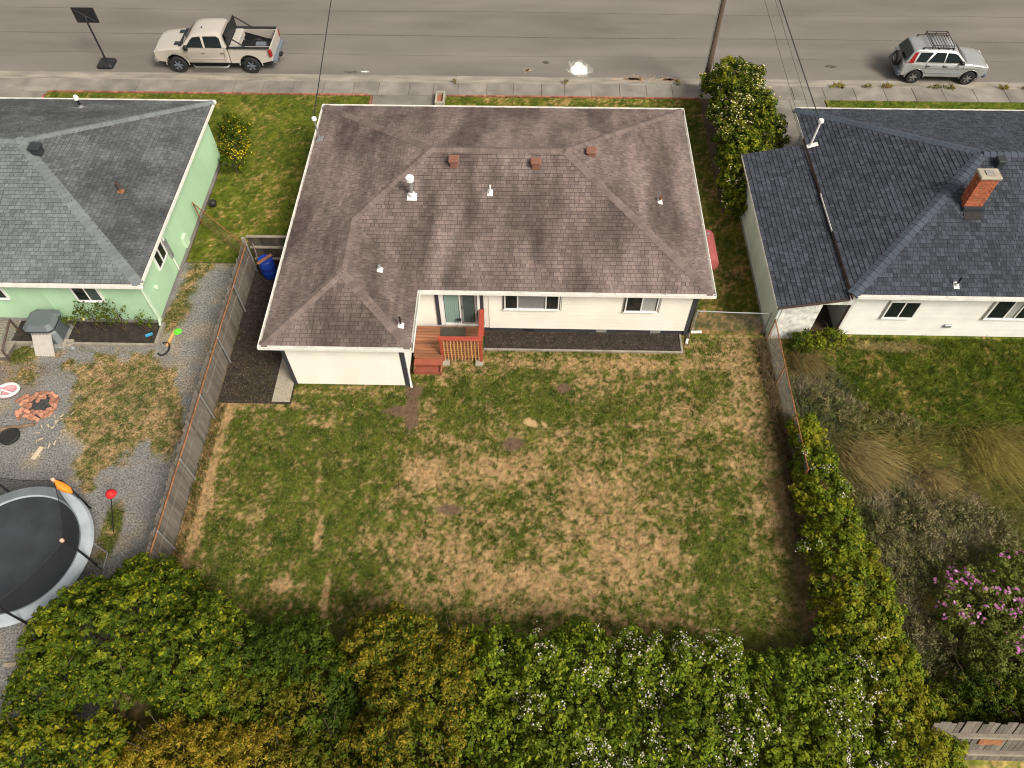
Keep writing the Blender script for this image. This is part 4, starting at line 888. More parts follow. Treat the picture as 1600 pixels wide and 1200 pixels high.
# ------------------------------------------------------------------ red tank
tk = thing('oil_tank', 'dull red horizontal steel tank on legs beside the side wall', 'tank', (7.2, 21.0, 0))
MB().lathe([(.12, -.90), (.33, -.82), (.36, -.74), (.36, .74), (.33, .82), (.12, .90)], (7.16, 21.1, .72), 28, 'y').build('tank_shell', 'tank', tk, smooth=True)
for y in (20.5, 21.7):
    for x in (6.94, 7.38): MB().bb(x - .03, x + .03, y - .03, y + .03, -.02, .52).build('leg', 'rust', tk)
MB().lathe([(.03, 0), (.03, .14), (.05, .15), (.05, .18)], (7.16, 21.5, 1.07), 8).build('filler_cap', 'galv', tk)

# ------------------------------------------------------------------ brick edging and planter at the front
def brick_edge(name, label, p0, p1, n=None):
    t = thing(name, label, 'edging', (*p0, 0)); d = Vector((p1[0] - p0[0], p1[1] - p0[1], 0)); L = d.length; n = int(L / .215); q = MB().cbox(-.10, .10, -.05, .05, -.05, .055, .008); me = mesh_from('brick', q.v, q.f, MT['brick'])
    for i in range(n): o = bpy.data.objects.new('brick', me); link(o, t); o.location = d * ((i + .5) / n); o.rotation_euler = (random.uniform(-.05, .05), random.uniform(-.04, .04), math.atan2(d.y, d.x) + random.uniform(-.03, .03))
brick_edge('brick_edging', 'long line of low red bricks between the footpath and the green lawn', (-23.4, 31.92), (-7.70, 31.92)); brick_edge('brick_edging', 'short red brick edge along the wide driveway', (-7.56, 31.9), (-7.56, 29.2)); brick_edge('brick_edging', 'red brick edge where the lawn meets the green house driveway', (-23.48, 31.7), (-23.48, 28.0))
pl = thing('brick_planter', 'small square brick planter at the corner of the driveway', 'planter', (-4.2, 31.5, 0)); MB().bb(-4.33, -4.05, 31.15, 31.85, -.02, .1).build('soil', 'brick', pl)
for x0, x1, y0, y1 in ((-4.42, -4.33, 31.05, 31.95), (-4.05, -3.96, 31.05, 31.95), (-4.328, -4.052, 31.05, 31.14), (-4.328, -4.052, 31.86, 31.95)): MB().cbox(x0, x1, y0, y1, -.02, .26, .01).build('kerb_stone', 'slab', pl)
brick_edge('brick_edging', 'low worn brick edge along the yellowish lawn strip', (-3.9, 31.93), (8.3, 31.93))

# ------------------------------------------------------------------ concrete walk slab at wing
ws = MB().cbox(-8.80, -8.16, 14.12, 16.6, -.04, .035, .01).build('concrete_path', 'slab'); ws['kind'] = 'structure'

# ------------------------------------------------------------------ utility pole, wires, basketball hoop
up = thing('utility_pole', 'tall brown wooden utility pole standing at the footpath behind the flowering hedge', 'utility pole', (8.56, 32.6, 0))
MB().tube([(8.58, 32.6, -.1), (8.52, 32.62, 4.5), (8.45, 32.65, 9.6)], [.15, .135, .11], 14).build('pole', 'polewood', up, smooth=True); MB().bb(7.3, 9.6, 32.48, 32.58, 8.9, 9.02).build('crossarm', 'polewood', up)
MB().tube([(8.42, 32.50, .2), (8.35, 32.53, 8.6)], .025, 7).build('conduit', 'galv', up)
for x in (7.5, 8.0, 9.1, 9.5): MB().lathe([(.02, 0), (.06, .02), (.05, .1), (.02, .14)], (x, 32.53, 9.02), 10).build('insulator', 'leadgrey', up)
up2 = thing('utility_pole', 'wooden utility pole across the street carrying the service line', 'utility pole', (-8.5, 47, 0)); MB().tube([(-8.5, 47, -.1), (-8.5, 47, 9.0)], [.15, .11], 12).build('pole', 'polewood', up2, smooth=True); MB().bb(-9.4, -7.6, 46.85, 46.95, 8.4, 8.52).build('crossarm', 'polewood', up2)
def sag(a, b, k, n=14): a, b = Vector(a), Vector(b); return [a.lerp(b, i / n) - Vector((0, 0, 4 * k * (i / n) * (1 - i / n))) for i in range(n + 1)]
def cable(label, a, b, r_, k): tag(MB().tube(sag(a, b, k), r_, 5).build('service_wire', 'cable'), label, 'wire')
cable('black service wire from the pole across the street to the brown roof mast', (-8.35, 24.9, 3.78), (-8.5, 46.9, 8.6), .022, .1)
cable('thick dark service wire running down to the mast on the slate roof', (11.36, 24.95, 3.85), (8.5, 32.6, 8.6), .024, .08)
cable('thin wire ending above the shed at the slate roof corner', (11.2, 26.5, 2.75), (8.45, 32.6, 7.9), .009, .05)
cable('thin wire ending at the front eave of the slate roof', (11.7, 26.9, 2.8), (8.6, 32.6, 8.3), .009, .06)
hp_ = thing('basketball_hoop', 'portable basketball hoop seen from behind with a black backboard at the street edge', 'basketball hoop', (-21.36, 34.35, RZ))
MB().cbox(-21.75, -20.95, 33.95, 34.75, RZ, RZ + .20, .08).build('base', 'black', hp_, bevel=.02)
MB().tube([(-21.36, 34.45, RZ + .15), (-21.38, 34.45, 2.15)], .045, 10).build('pole', 'black', hp_, smooth=True); MB().tube([(-21.30, 34.2, RZ + .2), (-21.37, 34.45, .75)], .018, 6).build('brace', 'black', hp_)
MB().cbox(-22.05, -20.95, 34.72, 34.77, 1.9, 2.65, .015).build('backboard', 'black', hp_); fr = MB()
for a, b in (((-21.9, 34.70, 2.0), (-21.1, 34.70, 2.55)), ((-21.9, 34.70, 2.55), (-21.1, 34.70, 2.0))): fr.tube([a, b], .018, 5)
fr.tube([(-21.38, 34.45, 2.1), (-21.5, 34.70, 2.3)], .03, 6); fr.build('bracket', 'ventblack', hp_); rim = MB().tube([(-21.5 + .23 * math.cos(t / 16 * 6.2832), 35.03 + .23 * math.sin(t / 16 * 6.2832), 2.05) for t in range(17)], .01, 5); rim.build('rim', 'orange', hp_)
bl_ = MB().lathe([(.02, 0), (.10, .02), (.155, .085), (.17, .16), (.155, .235), (.10, .295), (.02, .32)], (-13.30, 24.0, .015), 20).build('black_ball', 'black', smooth=True); tag(bl_, 'shiny black ball lying by the foot of the mint green wall', 'ball')

# ------------------------------------------------------------------ gravel yard: heat pump, bed, fire ring, trampoline and odds
ac = thing('heat_pump', 'grey outdoor heat pump unit on a pad by the green wall', 'heat pump', (-17.55, 16.85, 0))
MB().cbox(-18.1, -17.0, 16.35, 17.4, -.03, .08, .02).build('pad', 'foundgrey', ac); MB().cbox(-17.97, -17.10, 16.48, 17.30, .082, .70, .12).build('cabinet', 'acgrill', ac)
fins = MB()
for i in range(14): fins.bb(-17.102, -17.075, 16.62 + i * .04, 16.635 + i * .04, .12, .66)
for i in range(14): fins.bb(-17.83 + i * .045, -17.815 + i * .045, 16.455, 16.482, .12, .66)
fins.build('fin', 'acgrey', ac); MB().cbox(-17.99, -17.08, 16.46, 17.32, .702, .83, .13).build('grille_band', 'ventblack', ac); MB().cbox(-18.03, -17.04, 16.42, 17.36, .832, .96, .14).build('top_cover', 'acgrey', ac)
ac.scale = (1.15, 1.12, 1.08); pn = MB().box((0, 0, .42), (.72, .05, 1.0)).build('leaning_panel', 'panelwhite', bevel=.01); pn.rotation_euler = (-.62, 0, -.03); pn.location = (-17.52, 15.98, .02); tag(pn, 'off-white panel leaning against the grey heat pump', 'panel')
bd = thing('raised_bed', 'timber edged planting bed along the green house wall', 'planting bed', (-16.2, 16.9, 0)); MB().bb(-19.0, -13.62, 16.50, 17.54, -.03, .06).build('soil', 'bark', bd)
for i, (x0, x1) in enumerate(((-19.02, -18.05), (-16.85, -15.2), (-15.19, -13.60))): MB().bb(x0, x1, 16.40, 16.50, -.03, .16).build('timber', 'bedwood', bd)
MB().bb(-13.61, -13.50, 16.51, 17.5, -.03, .16).build('timber', 'bedwood', bd); MB().cbox(-17.0, -16.65, 16.35, 16.65, -.03, .14, .01).build('end_block', 'slab', bd)
pot = MB().lathe([(.07, 0), (.10, .02), (.11, .14), (.09, .14), (.08, .05)], (-16.55, 16.25, .0), 14).build('tin_can', 'galv', smooth=True); tag(pot, 'small metal can beside the raised bed end block', 'can')
for nm, lb, ct, c, d, rz, mk in (('yellow_plank', 'bright yellow toy plank on the gravel by the house corner', 'plank', (-13.12, 16.85, .03), (.10, .75, .05), -.12, 'newwood'), ('blue_scrap', 'small blue plastic scrap in the raised bed', 'scrap', (-13.95, 16.95, .085), (.26, .12, .04), .5, 'skyblue'), ('wood_offcut', 'pale offcut of wood lying alone on the gravel', 'wood', (-16.24, 11.9, .03), (.14, .5, .05), -.25, 'chip')):
    o = MB().box((0, 0, 0), d).build(nm, mk, bevel=.008); o.location = c; o.rotation_euler = (0, 0, rz); tag(o, lb, ct)
lm = MB().lathe([(.04, 0), (.13, .02), (.16, .05), (.12, .07)], (-12.95, 17.15, 0), 16).build('lime_disc', 'lime', smooth=True); tag(lm, 'lime green plastic disc toy beside the yellow plank', 'toy')
hs_ = MB().tube([(-13.25 + .2 * math.cos(t), 16.35 + .3 * math.sin(t), .03) for t in [x * .35 - 2.4 for x in range(14)]], .035, 7).build('black_hose', 'rubber', smooth=True); tag(hs_, 'curved black hose piece on the gravel near the bed corner', 'hose')
# fire ring of loose bricks
fp = thing('fire_ring', 'round fire ring of heaped broken red bricks on the gravel', 'fire pit', (-16.9, 13.7, 0)); MB().lathe([(.50, 0), (.45, .03), (.05, .035)], (-16.85, 13.75, .0), 18).build('ash_bed', 'ash', fp)
q = MB().cbox(-.10, .10, -.055, .055, -.035, .035, .012); me = mesh_from('brick', q.v, q.f, MT['brick']); me.materials[0] = mat('firebrick', (.42, .20, .13), .9, .25, 10, .2, 50, rnd=.35); off = world_offset(fp)
for i in range(64):
    if i < 22: t = i / 22 * 6.283; r_ = random.uniform(.44, .60); z = .035
    elif i < 40: t = i / 18 * 6.283; r_ = random.uniform(.42, .60); z = random.uniform(.08, .12)
    elif i < 50: t = random.uniform(2.4, 4.0); r_ = random.uniform(.6, .95); z = .035
    else: t = random.uniform(0, 6.28); r_ = random.uniform(.25, .42); z = .06
    o = bpy.data.objects.new('brick', me); link(o, fp); o.location = Vector((-16.85 + r_ * math.cos(t), 13.75 + r_ * .95 * math.sin(t), z)) - off; o.rotation_euler = (random.uniform(-.3, .3), random.uniform(-.3, .3), t + 1.57 + random.uniform(-1.2, 1.2))
lg = MB().tube([(-18.6, 12.55, .08), (-17.6, 12.8, .09), (-16.75, 13.0, .07)], [.09, .08, .05], 9).build('log', 'log', smooth=True); tag(lg, 'thin brown log lying beside the fire ring', 'log')
td = MB().lathe([(.06, .02), (.26, .0), (.33, .05), (.34, .12), (.29, .16), (.24, .12), (.05, .12)], (-17.4, 12.5, 0), 26).build('rubber_disc', 'rubber', smooth=True); tag(td, 'black rubber disc lying flat beside the thin log', 'rubber disc')
q = MB().cbox(-.5, .5, -.5, .5, 0, 1, .1); me = mesh_from('wood_chip', q.v, q.f, MT['chip'])
for i in range(26):
    x, y = random.gauss(-16.0, .35), random.gauss(13.0, .35)
    if i > 17: x, y = random.gauss(-16.1, .3), random.gauss(12.35, .25)
    o = bpy.data.objects.new('wood_chip', me); link(o); o.location = (x, y, .002); o.scale = (random.uniform(.06, .2), random.uniform(.025, .05), .025); o.rotation_euler = (0, 0, random.uniform(0, 3.1)); tag(o, 'pale split wood chip scattered around the fire ring', 'wood chip', 'wood chips by the fire ring')
bc = thing('baby_bouncer', 'pale grey baby bouncer seat with pink cloth lying on the gravel', 'baby seat', (-18.2, 14.35, 0)); MB().tube([(-18.2 + .42 * math.cos(t / 18 * 6.283), 14.35 + .27 * math.sin(t / 18 * 6.283), .12 + .06 * math.cos(t / 18 * 6.283)) for t in range(19)], .055, 8).build('ring', 'pastel', bc, smooth=True); MB().lathe([(.02, .02), (.3, .04), (.36, .12), (.30, .09), (.02, .06)], (-18.2, 14.35, .0), 18).build('seat', 'pinkcloth', bc, smooth=True); MB().tube([(-18.4, 14.15, .14), (-18.2, 14.2, .36), (-17.95, 14.2, .16)], .03, 7).build('handle', 'pastel', bc, smooth=True)
stp = thing('wooden_steps', 'weathered grey wooden steps with a dark handrail at the yard edge', 'steps', (-19.2, 16.0, 0))
for i in range(5): MB().cbox(-20.4, -18.75 + .02 * i, 15.7 + i * .15, 15.7 + i * .15 + .14, .22, .26, .005).build('tread_board', 'railwood', stp)
MB().bb(-20.3, -18.8, 15.72, 16.4, -.02, .22).build('frame', 'fencewood', stp); MB().tube([(-18.72, 15.7, .0), (-18.72, 15.75, .55), (-18.72, 16.9, .9)], .04, 8).build('handrail', 'brownpipe', stp); MB().tube([(-18.72, 16.9, .0), (-18.72, 16.9, .9)], .04, 8).build('post', 'brownpipe', stp)
# trampoline
tc, tr = Vector((-15.0, 8.08, 0)), 2.12
tp = thing('trampoline', 'large round trampoline with black mat, pale grey pad and safety net', 'trampoline', tc)
MB().lathe([(tr - .26, 0), (tr - .26, .008), (.01, .008)], (tc.x, tc.y, .84), 56).build('jump_mat', 'trampmat', tp)
MB().lathe([(tr - .28, .0), (tr - .28, .03), (tr - .14, .045), (tr + .05, .04), (tr + .10, -.06), (tr + .06, -.06)], (tc.x, tc.y, .86), 64, cap=False).build('edge_pad', 'tramppad', tp, smooth=True)
MB().tube([(tc.x + (tr + .02) * math.cos(t / 48 * 6.28319), tc.y + (tr + .02) * math.sin(t / 48 * 6.28319), .80) for t in range(49)], .03, 7).build('frame_ring', 'galv', tp, smooth=True)
tops = []; np_ = 6
for i in range(np_):
    a = R(57 + i * 360 / np_ - 60); ox, oy = math.cos(a), math.sin(a); e = tc + Vector((ox * (tr + .12), oy * (tr + .12), 0)); top = e + Vector((-ox * .12, -oy * .12, 2.15)); tops.append(top)
    if True:
        po = MB().tube([e + Vector((0, 0, .0)), e + Vector((0, 0, 1.9)), top], .035, 8).build('net_pole', 'black', tp, smooth=True); MB().lathe([(.02, -.03), (.055, 0), (.055, .07), (.02, .1)], top, 10).build('foam_tip', 'pinkfoam', po, smooth=True)
    MB().tube([e + Vector((-ox * .05, -oy * .05, .78)), e + Vector((ox * .05, oy * .05, .02)), e + Vector((-oy * .5, ox * .5, .02)), e + Vector((-oy * .5 - ox * .1, ox * .5 - oy * .1, .78))], .025, 7).build('leg', 'galv', tp)
for i in range(np_):
    a, b = tops[i], tops[(i + 1) % np_]; n = 10; vs = []; 
    a0, b0 = R(57 + i * 60 - 60), R(57 + (i + 1) * 60 - 60)
    for j in range(n + 1):
        t = j / n; top = a.lerp(b, t) - Vector((0, 0, .16 * 4 * t * (1 - t))); an = a0 + (b0 - a0) * t; bot = tc + Vector((math.cos(an) * (tr - .24), math.sin(an) * (tr - .24), .86)); mid = (top + bot) / 2; vs += [top, mid, bot]
    fs = [(3 * j + k, 3 * j + 3 + k, 3 * j + 4 + k, 3 * j + 1 + k) for j in range(n) for k in range(2)]
    nm = MB().add(vs, fs).build('safety_net', 'net', tp); MB().tube([vs[3 * j] for j in range(n + 1)], .012, 4).build('net_hem', 'rubber', nm)
of = MB(); of.tube([tops[1] + Vector((.0, 0, -.05)), tops[1] + Vector((.16, -.10, -.16)), tops[1] + Vector((.34, -.16, -.30)), tops[1] + Vector((.42, -.2, -.42))], [.05, .13, .11, .03], 8); o = of.build('orange_cloth', 'orange', smooth=True); tag(o, 'bright orange cloth tied round a net pole of the trampoline', 'cloth')
sk = thing('red_topped_stake', 'thin black stake with a bright red hood leaning beside the trampoline', 'stake', (-12.75, 9.2, 0)); MB().tube([(-12.78, 9.15, .0), (-12.72, 10.0, .95)], .018, 6).build('stake', 'black', sk); MB().lathe([(.17, -.05), (.15, .03), (.06, .11), (.01, .12)], (-12.72, 10.02, .98), 9).build('hood', 'red', sk, smooth=True)
b_ = MB().lathe([(.02, 0), (.08, .02), (.12, .08), (.12, .14), (.08, .2), (.02, .22)], (-13.6, 4.05, .0), 14).build('red_ball', 'red', smooth=True); tag(b_, 'small red ball on the gravel under the shrubs', 'ball')
o = MB().box((0, 0, 0), (.55, .12, .05)).build('wood_offcut', 'chip', bevel=.01); o.location = (-14.3, 5.1, .03); o.rotation_euler = (0, 0, .08); tag(o, 'pale wood strip on the gravel between trampoline and shrubs', 'wood')
# rear wooden fence
rfn = thing('rear_board_fence', 'weathered rear board fence with two pale rails beyond the brambles', 'fence', (14, 3.72, 0)); bms = [board_mesh(.14, hg, .02, 'board', 'fencewood', False) for hg in (1.74, 1.80, 1.84)]; off = world_offset(rfn); x = 10.6
while x < 22:
    o = bpy.data.objects.new('board', random.choice(bms)); link(o, rfn); o.location = Vector((x, 3.76, 0)) - off; o.rotation_euler = (0, random.uniform(-.02, .02), 0); x += .15
for z in (1.25, .45): MB().bb(10.55, 22, 3.64, 3.745, z, z + .09).build('rail', 'railwood', rfn)
MB().bb(11.9, 12.5, 3.72, 3.746, .85, 1.1).build('patch_panel', 'rust', rfn); rfn.rotation_euler = (-.34, 0, 0); rfn.location.y = 3.2
# ================================================================== VEHICLES (local space: x forward, y left, z up)
def inset_poly(p, d):
    n = len(p); o = []; ar = sum(p[i][0] * p[(i + 1) % n][1] - p[(i + 1) % n][0] * p[i][1] for i in range(n)); sg = 1 if ar > 0 else -1
    for i in range(n):
        a, b, c = Vector(p[i - 1]), Vector(p[i]), Vector(p[(i + 1) % n]); e1, e2 = (b - a), (c - b)
        n1 = Vector((-e1.y, e1.x)).normalized() * sg if e1.length > 1e-6 else Vector((0, 0)); n2 = Vector((-e2.y, e2.x)).normalized() * sg if e2.length > 1e-6 else n1
        m = n1 + n2; m = m / max(.35, m.dot(n1)) if m.length > 1e-6 else n1; o.append((b.x + m.x * d, b.y + m.y * d))
    return o
def loft(poly, slices, fn=None):
    m = MB(); n = len(poly); vs = []
    for y, ins in slices:
        q = inset_poly(poly, ins) if ins else poly
        for x, z in q: vs.append(fn(x, y, z) if fn else (x, y, z))
    k = len(slices); fs = [tuple(range(n)), tuple(range((k - 1) * n + n - 1, (k - 1) * n - 1, -1))]
    for i in range(k - 1):
        for j in range(n): fs.append((i * n + j, i * n + (j + 1) % n, (i + 1) * n + (j + 1) % n, (i + 1) * n + j))
    return m.add(vs, fs)
def arch(cx, cz, r_, z, n=9):
    """points along a wheel arch from front to back of the car, going over the top, starting and ending at height z"""
    t0 = math.asin((z - cz) / r_); return [(cx + r_ * math.cos(t0 + (math.pi - 2 * t0) * i / n), cz + r_ * math.sin(t0 + (math.pi - 2 * t0) * i / n)) for i in range(n + 1)]
def wheel(car, x, y, r_, wd, spokes, rim):
    s = 1 if y > 0 else -1
    w_ = MB().lathe([(r_ * .62, -wd / 2), (r_ * .93, -wd / 2), (r_, -wd * .3), (r_, wd * .3), (r_ * .93, wd / 2), (r_ * .62, wd / 2)], (x, y, r_), 28, 'y', False).build('wheel', 'rubber', car, smooth=True, local=True)
    m = MB().lathe([(r_ * .62, wd * .32), (r_ * .60, wd * .46), (r_ * .52, wd * .36), (r_ * .50, wd * .30), (.02, wd * .30)] if s > 0 else [(.02, -wd * .30), (r_ * .50, -wd * .30), (r_ * .52, -wd * .36), (r_ * .60, -wd * .46), (r_ * .62, -wd * .32)], (x, y, r_), 28, 'y')
    m.build('rim', 'black', w_, smooth=True, local=True); sp = MB()
    for i in range(spokes):
        t = i * 2 * math.pi / spokes; sp.box((x + math.cos(t) * r_ * .32, y + s * wd * .37, r_ + math.sin(t) * r_ * .32), (r_ * .52, wd * .12, r_ * .16), ry=-t)
    sp.lathe([(r_ * .15, -.02), (r_ * .15, .02)], (x, y + s * wd * .41, r_), 12, 'y'); sp.build('spoke', rim, w_, local=True)
def side_panel(name, material, parent, poly, yfun, th=.012):
    """panel following the body side on both flanks; yfun(x,z) = half width there"""
    out = []
    for s in (1, -1):
        n = len(poly); vs = [(x, s * (yfun(x, z) + th), z) for x, z in poly] + [(x, s * (yfun(x, z) - .02), z) for x, z in poly]
        out.append(MB().add(vs, [tuple(range(n)), tuple(range(2 * n - 1, n - 1, -1))] + [(i, (i + 1) % n, n + (i + 1) % n, n + i) for i in range(n)]).build(name, material, parent, local=True))
    return out
def strip_line(parent, pts, yfun, wd=.008, material='black', name='panel_gap'):
    for s in (1, -1):
        m = MB()
        for (x0, z0), (x1, z1) in zip(pts[:-1], pts[1:]): m.tube([(x0, s * (yfun(x0, z0) + .001), z0), (x1, s * (yfun(x1, z1) + .001), z1)], wd, 4)
        m.build(name, material, parent, local=True)

# ---- pickup
tkx, tky = (-17.58 - 13.8) / 2, 34.72
pk = thing('pickup_truck', 'champagne crew cab pickup truck with an open black-lined bed parked at the kerb', 'pickup truck', (tkx + .10, tky, RZ), math.pi)
FA, RA, WR = 1.80, -1.86, .41
def taper(x, y, z):
    k = 1 - .10 * max(0, (x - 1.9) / .95) ** 2 - .03 * max(0, (-2.3 - x) / .6); b = 1 - .05 * max(0, (.75 - z) / .3); c = 1 - .10 * max(0, (z - 1.05) / .25); return (x, y * k * b * c, z + .045 * (1 - (y / .98) ** 2) * (1 if z > 1.05 else 0))
prof = [(2.80, .55), (2.86, .72), (2.86, .98), (2.78, 1.10), (2.55, 1.17), (1.9, 1.24), (1.12, 1.29), (.4, 1.30), (-.84, 1.30), (-.84, .52), (-.3, .50), (1.0, .50)]
ar = arch(FA, .43, .55, .52)[::-1]; prof = [(2.80, .55), (2.86, .72), (2.86, .98), (2.78, 1.10), (2.55, 1.17), (1.9, 1.24), (1.3, 1.29), (.4, 1.30), (-.84, 1.30), (-.84, .52)] + ar
loft(prof, [(-.99, .05), (-.965, .012), (-.93, 0), (-.6, 0), (0, 0), (.6, 0), (.93, 0), (.965, .012), (.99, .05)], taper).build('body', 'champagne', pk, smooth=True, local=True)
def cabw(x, z): return .93 - .26 * max(0, (z - 1.28)) / .66
cab = [(1.46, 1.26), (.90, 1.76), (.70, 1.87), (.35, 1.93), (-.45, 1.94), (-.68, 1.89), (-.84, 1.28)]
loft(cab, [(-1, .03), (-.95, 0), (-.5, -.012), (0, -.02), (.5, -.012), (.95, 0), (1, .03)], lambda x, y, z: (x, y * cabw(x, z), z)).build('cab', 'champagne', pk, smooth=True, local=True)
side_panel('front_door_window', 'carglass', pk, [(1.16, 1.32), (.86, 1.64), (.72, 1.75), (.34, 1.79), (.28, 1.32)], cabw); side_panel('rear_door_window', 'carglass', pk, [(.18, 1.32), (.22, 1.79), (-.44, 1.80), (-.58, 1.72), (-.64, 1.32)], cabw)
ws_ = MB().add([(1.43, -.80, 1.305), (1.43, .80, 1.305), (.935, .70, 1.755), (.935, -.70, 1.755), (1.50, 0, 1.305), (.98, 0, 1.765)], [(0, 4, 5, 3), (4, 1, 2, 5)]).build('windshield', 'carglass', pk, local=True)
MB().add([(-.83, -.72, 1.36), (-.83, .72, 1.36), (-.735, .62, 1.78), (-.735, -.62, 1.78)], [(0, 1, 2, 3)]).build('rear_window', 'carglass', pk, local=True)
fw = lambda x, z: 0.985 * (1 - .05 * max(0, (.75 - z) / .3)) * (1 - .10 * max(0, (z - 1.05) / .25)) * (1 - .10 * max(0, (x - 1.9) / .95) ** 2)
strip_line(pk, [(1.22, 1.25), (1.26, .9), (1.16, .75)], fw); strip_line(pk, [(.23, 1.27), (.23, .55)], fw); strip_line(pk, [(-.72, 1.27), (-.66, .9), (-.60, .6)], fw); strip_line(pk, [(1.05, .80), (-.70, .80)], fw, .012, 'champagne', 'side_moulding')
for x in (.42, -.52): side_panel('door_handle', 'chrome', pk, [(x, 1.08), (x - .16, 1.08), (x - .16, 1.11), (x, 1.11)], fw, .03)
for s in (1, -1):
    MB().cbox(1.02, 1.2, s * 1.03 - .09, s * 1.03 + .09, 1.26, 1.48, .03).build('mirror', 'black', pk, local=True); MB().tube([(1.1, s * .90, 1.3), (1.1, s * 1.0, 1.33)], .025, 6).build('mirror_arm', 'black', pk, local=True)
    MB().tube([(1.05, s * .94, .40), (.95, s * 1.05, .38), (-.65, s * 1.05, .38), (-.75, s * .94, .42)], .045, 8).build('step_bar', 'chrome', pk, smooth=True, local=True)
    for ax in (FA, RA): MB().tube([(ax + .57 * math.cos(t * math.pi / 12), s * .955, .43 + .565 * math.sin(t * math.pi / 12)) for t in range(0, 13)], .022, 6).build('wheel_arch', 'champagne', pk, smooth=True, local=True)
    for ax in (FA, RA): wheel(pk, ax, s * .86, WR, .28, 6, 'cargrey')
    MB().cbox(2.62, 2.84, s * .70 - .17, s * .70 + .17, .90, 1.08, .03).build('headlight', 'lampglass', pk, local=True); MB().cbox(1.52, 1.80, s * .52 - .13, s * .52 + .13, 1.30, 1.332, .01).build('hood_scoop', 'carglass', pk, local=True)
    MB().cbox(-3.02, -2.86, s * .90 - .09, s * .90 + .09, .92, 1.24, .03).build('taillight', 'taillight', pk, local=True)
MB().box((1.45, 0, 1.315), (.22, 1.55, .02), ry=.1).build('cowl', 'black', pk, local=True)
MB().cbox(2.80, 2.98, -.86, .86, .50, .72, .05).build('front_bumper', 'chrome', pk, local=True); MB().cbox(2.82, 2.885, -.50, .50, .76, 1.05, .02).build('grille', 'black', pk, local=True)
MB().cbox(-3.15, -2.95, -.92, .92, .55, .74, .04).build('rear_bumper', 'cargrey', pk, local=True); MB().box((-3.2, .2, .6), (.2, .3, .08)).build('hitch', 'black', pk, local=True)
# bed
ar = arch(RA, .43, .55, .52)[::-1]; bp = [(-2.98, .62), (-2.98, 1.26)][::-1] ; bp = [(-.88, .52), (-.88, 1.30), (-2.97, 1.30), (-2.98, .66)] + ar
for s in (1, -1):
    loft(bp, [(s * .84, 0), (s * .955, 0), (s * .985, .03)], taper).build('bed_side', 'champagne', pk, smooth=True, local=True); MB().cbox(-2.95, -.86, s * .90 - .075, s * .90 + .075, 1.315, 1.35, .01).build('bed_rail_cap', 'black', pk, local=True)
MB().cbox(-3.0, -2.93, -.86, .86, .68, 1.31, .02).build('tailgate', 'champagne', pk, local=True); MB().bb(-2.93, -.88, -.84, .84, .66, .72).build('bed_floor', 'black', pk, local=True)
li = MB(); li.bb(-2.925, -.9, -.838, -.80, .72, 1.31); li.bb(-2.925, -.9, .80, .838, .72, 1.31); li.bb(-2.925, -2.90, -.80, .80, .72, 1.30); li.bb(-.91, -.885, -.80, .80, .72, 1.30); li.build('bed_liner', 'black', pk, local=True)
tb = MB().cbox(-1.32, -.95, -.82, .82, 1.0, 1.33, .03).build('tool_box', 'panelwhite', pk, local=True)
rk = MB(); rk.bb(-.98, -.93, -.88, -.82, 1.32, 1.98); rk.bb(-.98, -.93, .82, .88, 1.32, 1.98); rk.bb(-.98, -.93, -.82, .82, 1.90, 1.98); rk.bb(-.975, -.945, -.82, .82, 1.40, 1.90)
for s in (1, -1): rk.tube([(-.96, s * .85, 1.93), (-1.75, s * .87, 1.36)], .035, 6)
rk.build('headache_rack', 'black', pk, local=True)
for x, y, c, d in ((-2.2, -.2, 'cargrey', (.5, .3, .2)), (-2.5, .35, 'rust', (.25, .3, .15)), (-1.8, .4, 'black', (.4, .4, .25))): MB().cbox(x - d[0] / 2, x + d[0] / 2, y - d[1] / 2, y + d[1] / 2, .72, .72 + d[2], .02).build('bed_cargo', c, pk, local=True)
MB().bb(-2.8, 2.6, -.78, .78, .36, .53).build('chassis', 'black', pk, local=True); MB().tube([(.35, .2, 1.93), (.3, .2, 1.96)], .04, 8).build('antenna', 'black', pk, local=True)

# ---- small silver SUV
cv = thing('compact_suv', 'silver compact suv with a roof rack and rear spare wheel parked at the kerb', 'suv', ((18.94 + 21.52) / 2, 34.36, RZ), R(-1.5))
FA, RA, WR = 1.31, -1.31, .34
def ctaper(x, y, z):
    k = 1 - .16 * max(0, (x - 1.3) / .85) ** 2 - .05 * max(0, (-1.6 - x) / .5); b = 1 - .05 * max(0, (.6 - z) / .3); c = 1 - .10 * max(0, (z - .80) / .25); return (x, y * k * b * c, z + .05 * (1 - (y / .87) ** 2) * (1 if z > .82 else 0))
prof = [(2.08, .42), (2.14, .58), (2.12, .80), (2.02, .90), (1.7, .97), (1.0, 1.05), (.3, 1.07), (-1.85, 1.07), (-2.02, .95), (-2.04, .55), (-1.98, .40)] + arch(RA, .34, .43, .36)[::-1] + arch(FA, .34, .43, .36)[::-1]
loft(prof, [(-.875, .05), (-.85, .012), (-.81, 0), (-.5, 0), (0, 0), (.5, 0), (.81, 0), (.85, .012), (.875, .05)], ctaper).build('body', 'silver', cv, smooth=True, local=True)
def cw(x, z): return .80 - .20 * max(0, z - 1.05) / .55
cab = [(1.02, 1.03), (.42, 1.52), (.22, 1.60), (-.4, 1.645), (-1.45, 1.62), (-1.66, 1.56), (-1.93, 1.04)]
loft(cab, [(-1, .03), (-.95, 0), (-.5, -.012), (0, -.02), (.5, -.012), (.95, 0), (1, .03)], lambda x, y, z: (x, y * cw(x, z), z)).build('cabin', 'silver', cv, smooth=True, local=True)
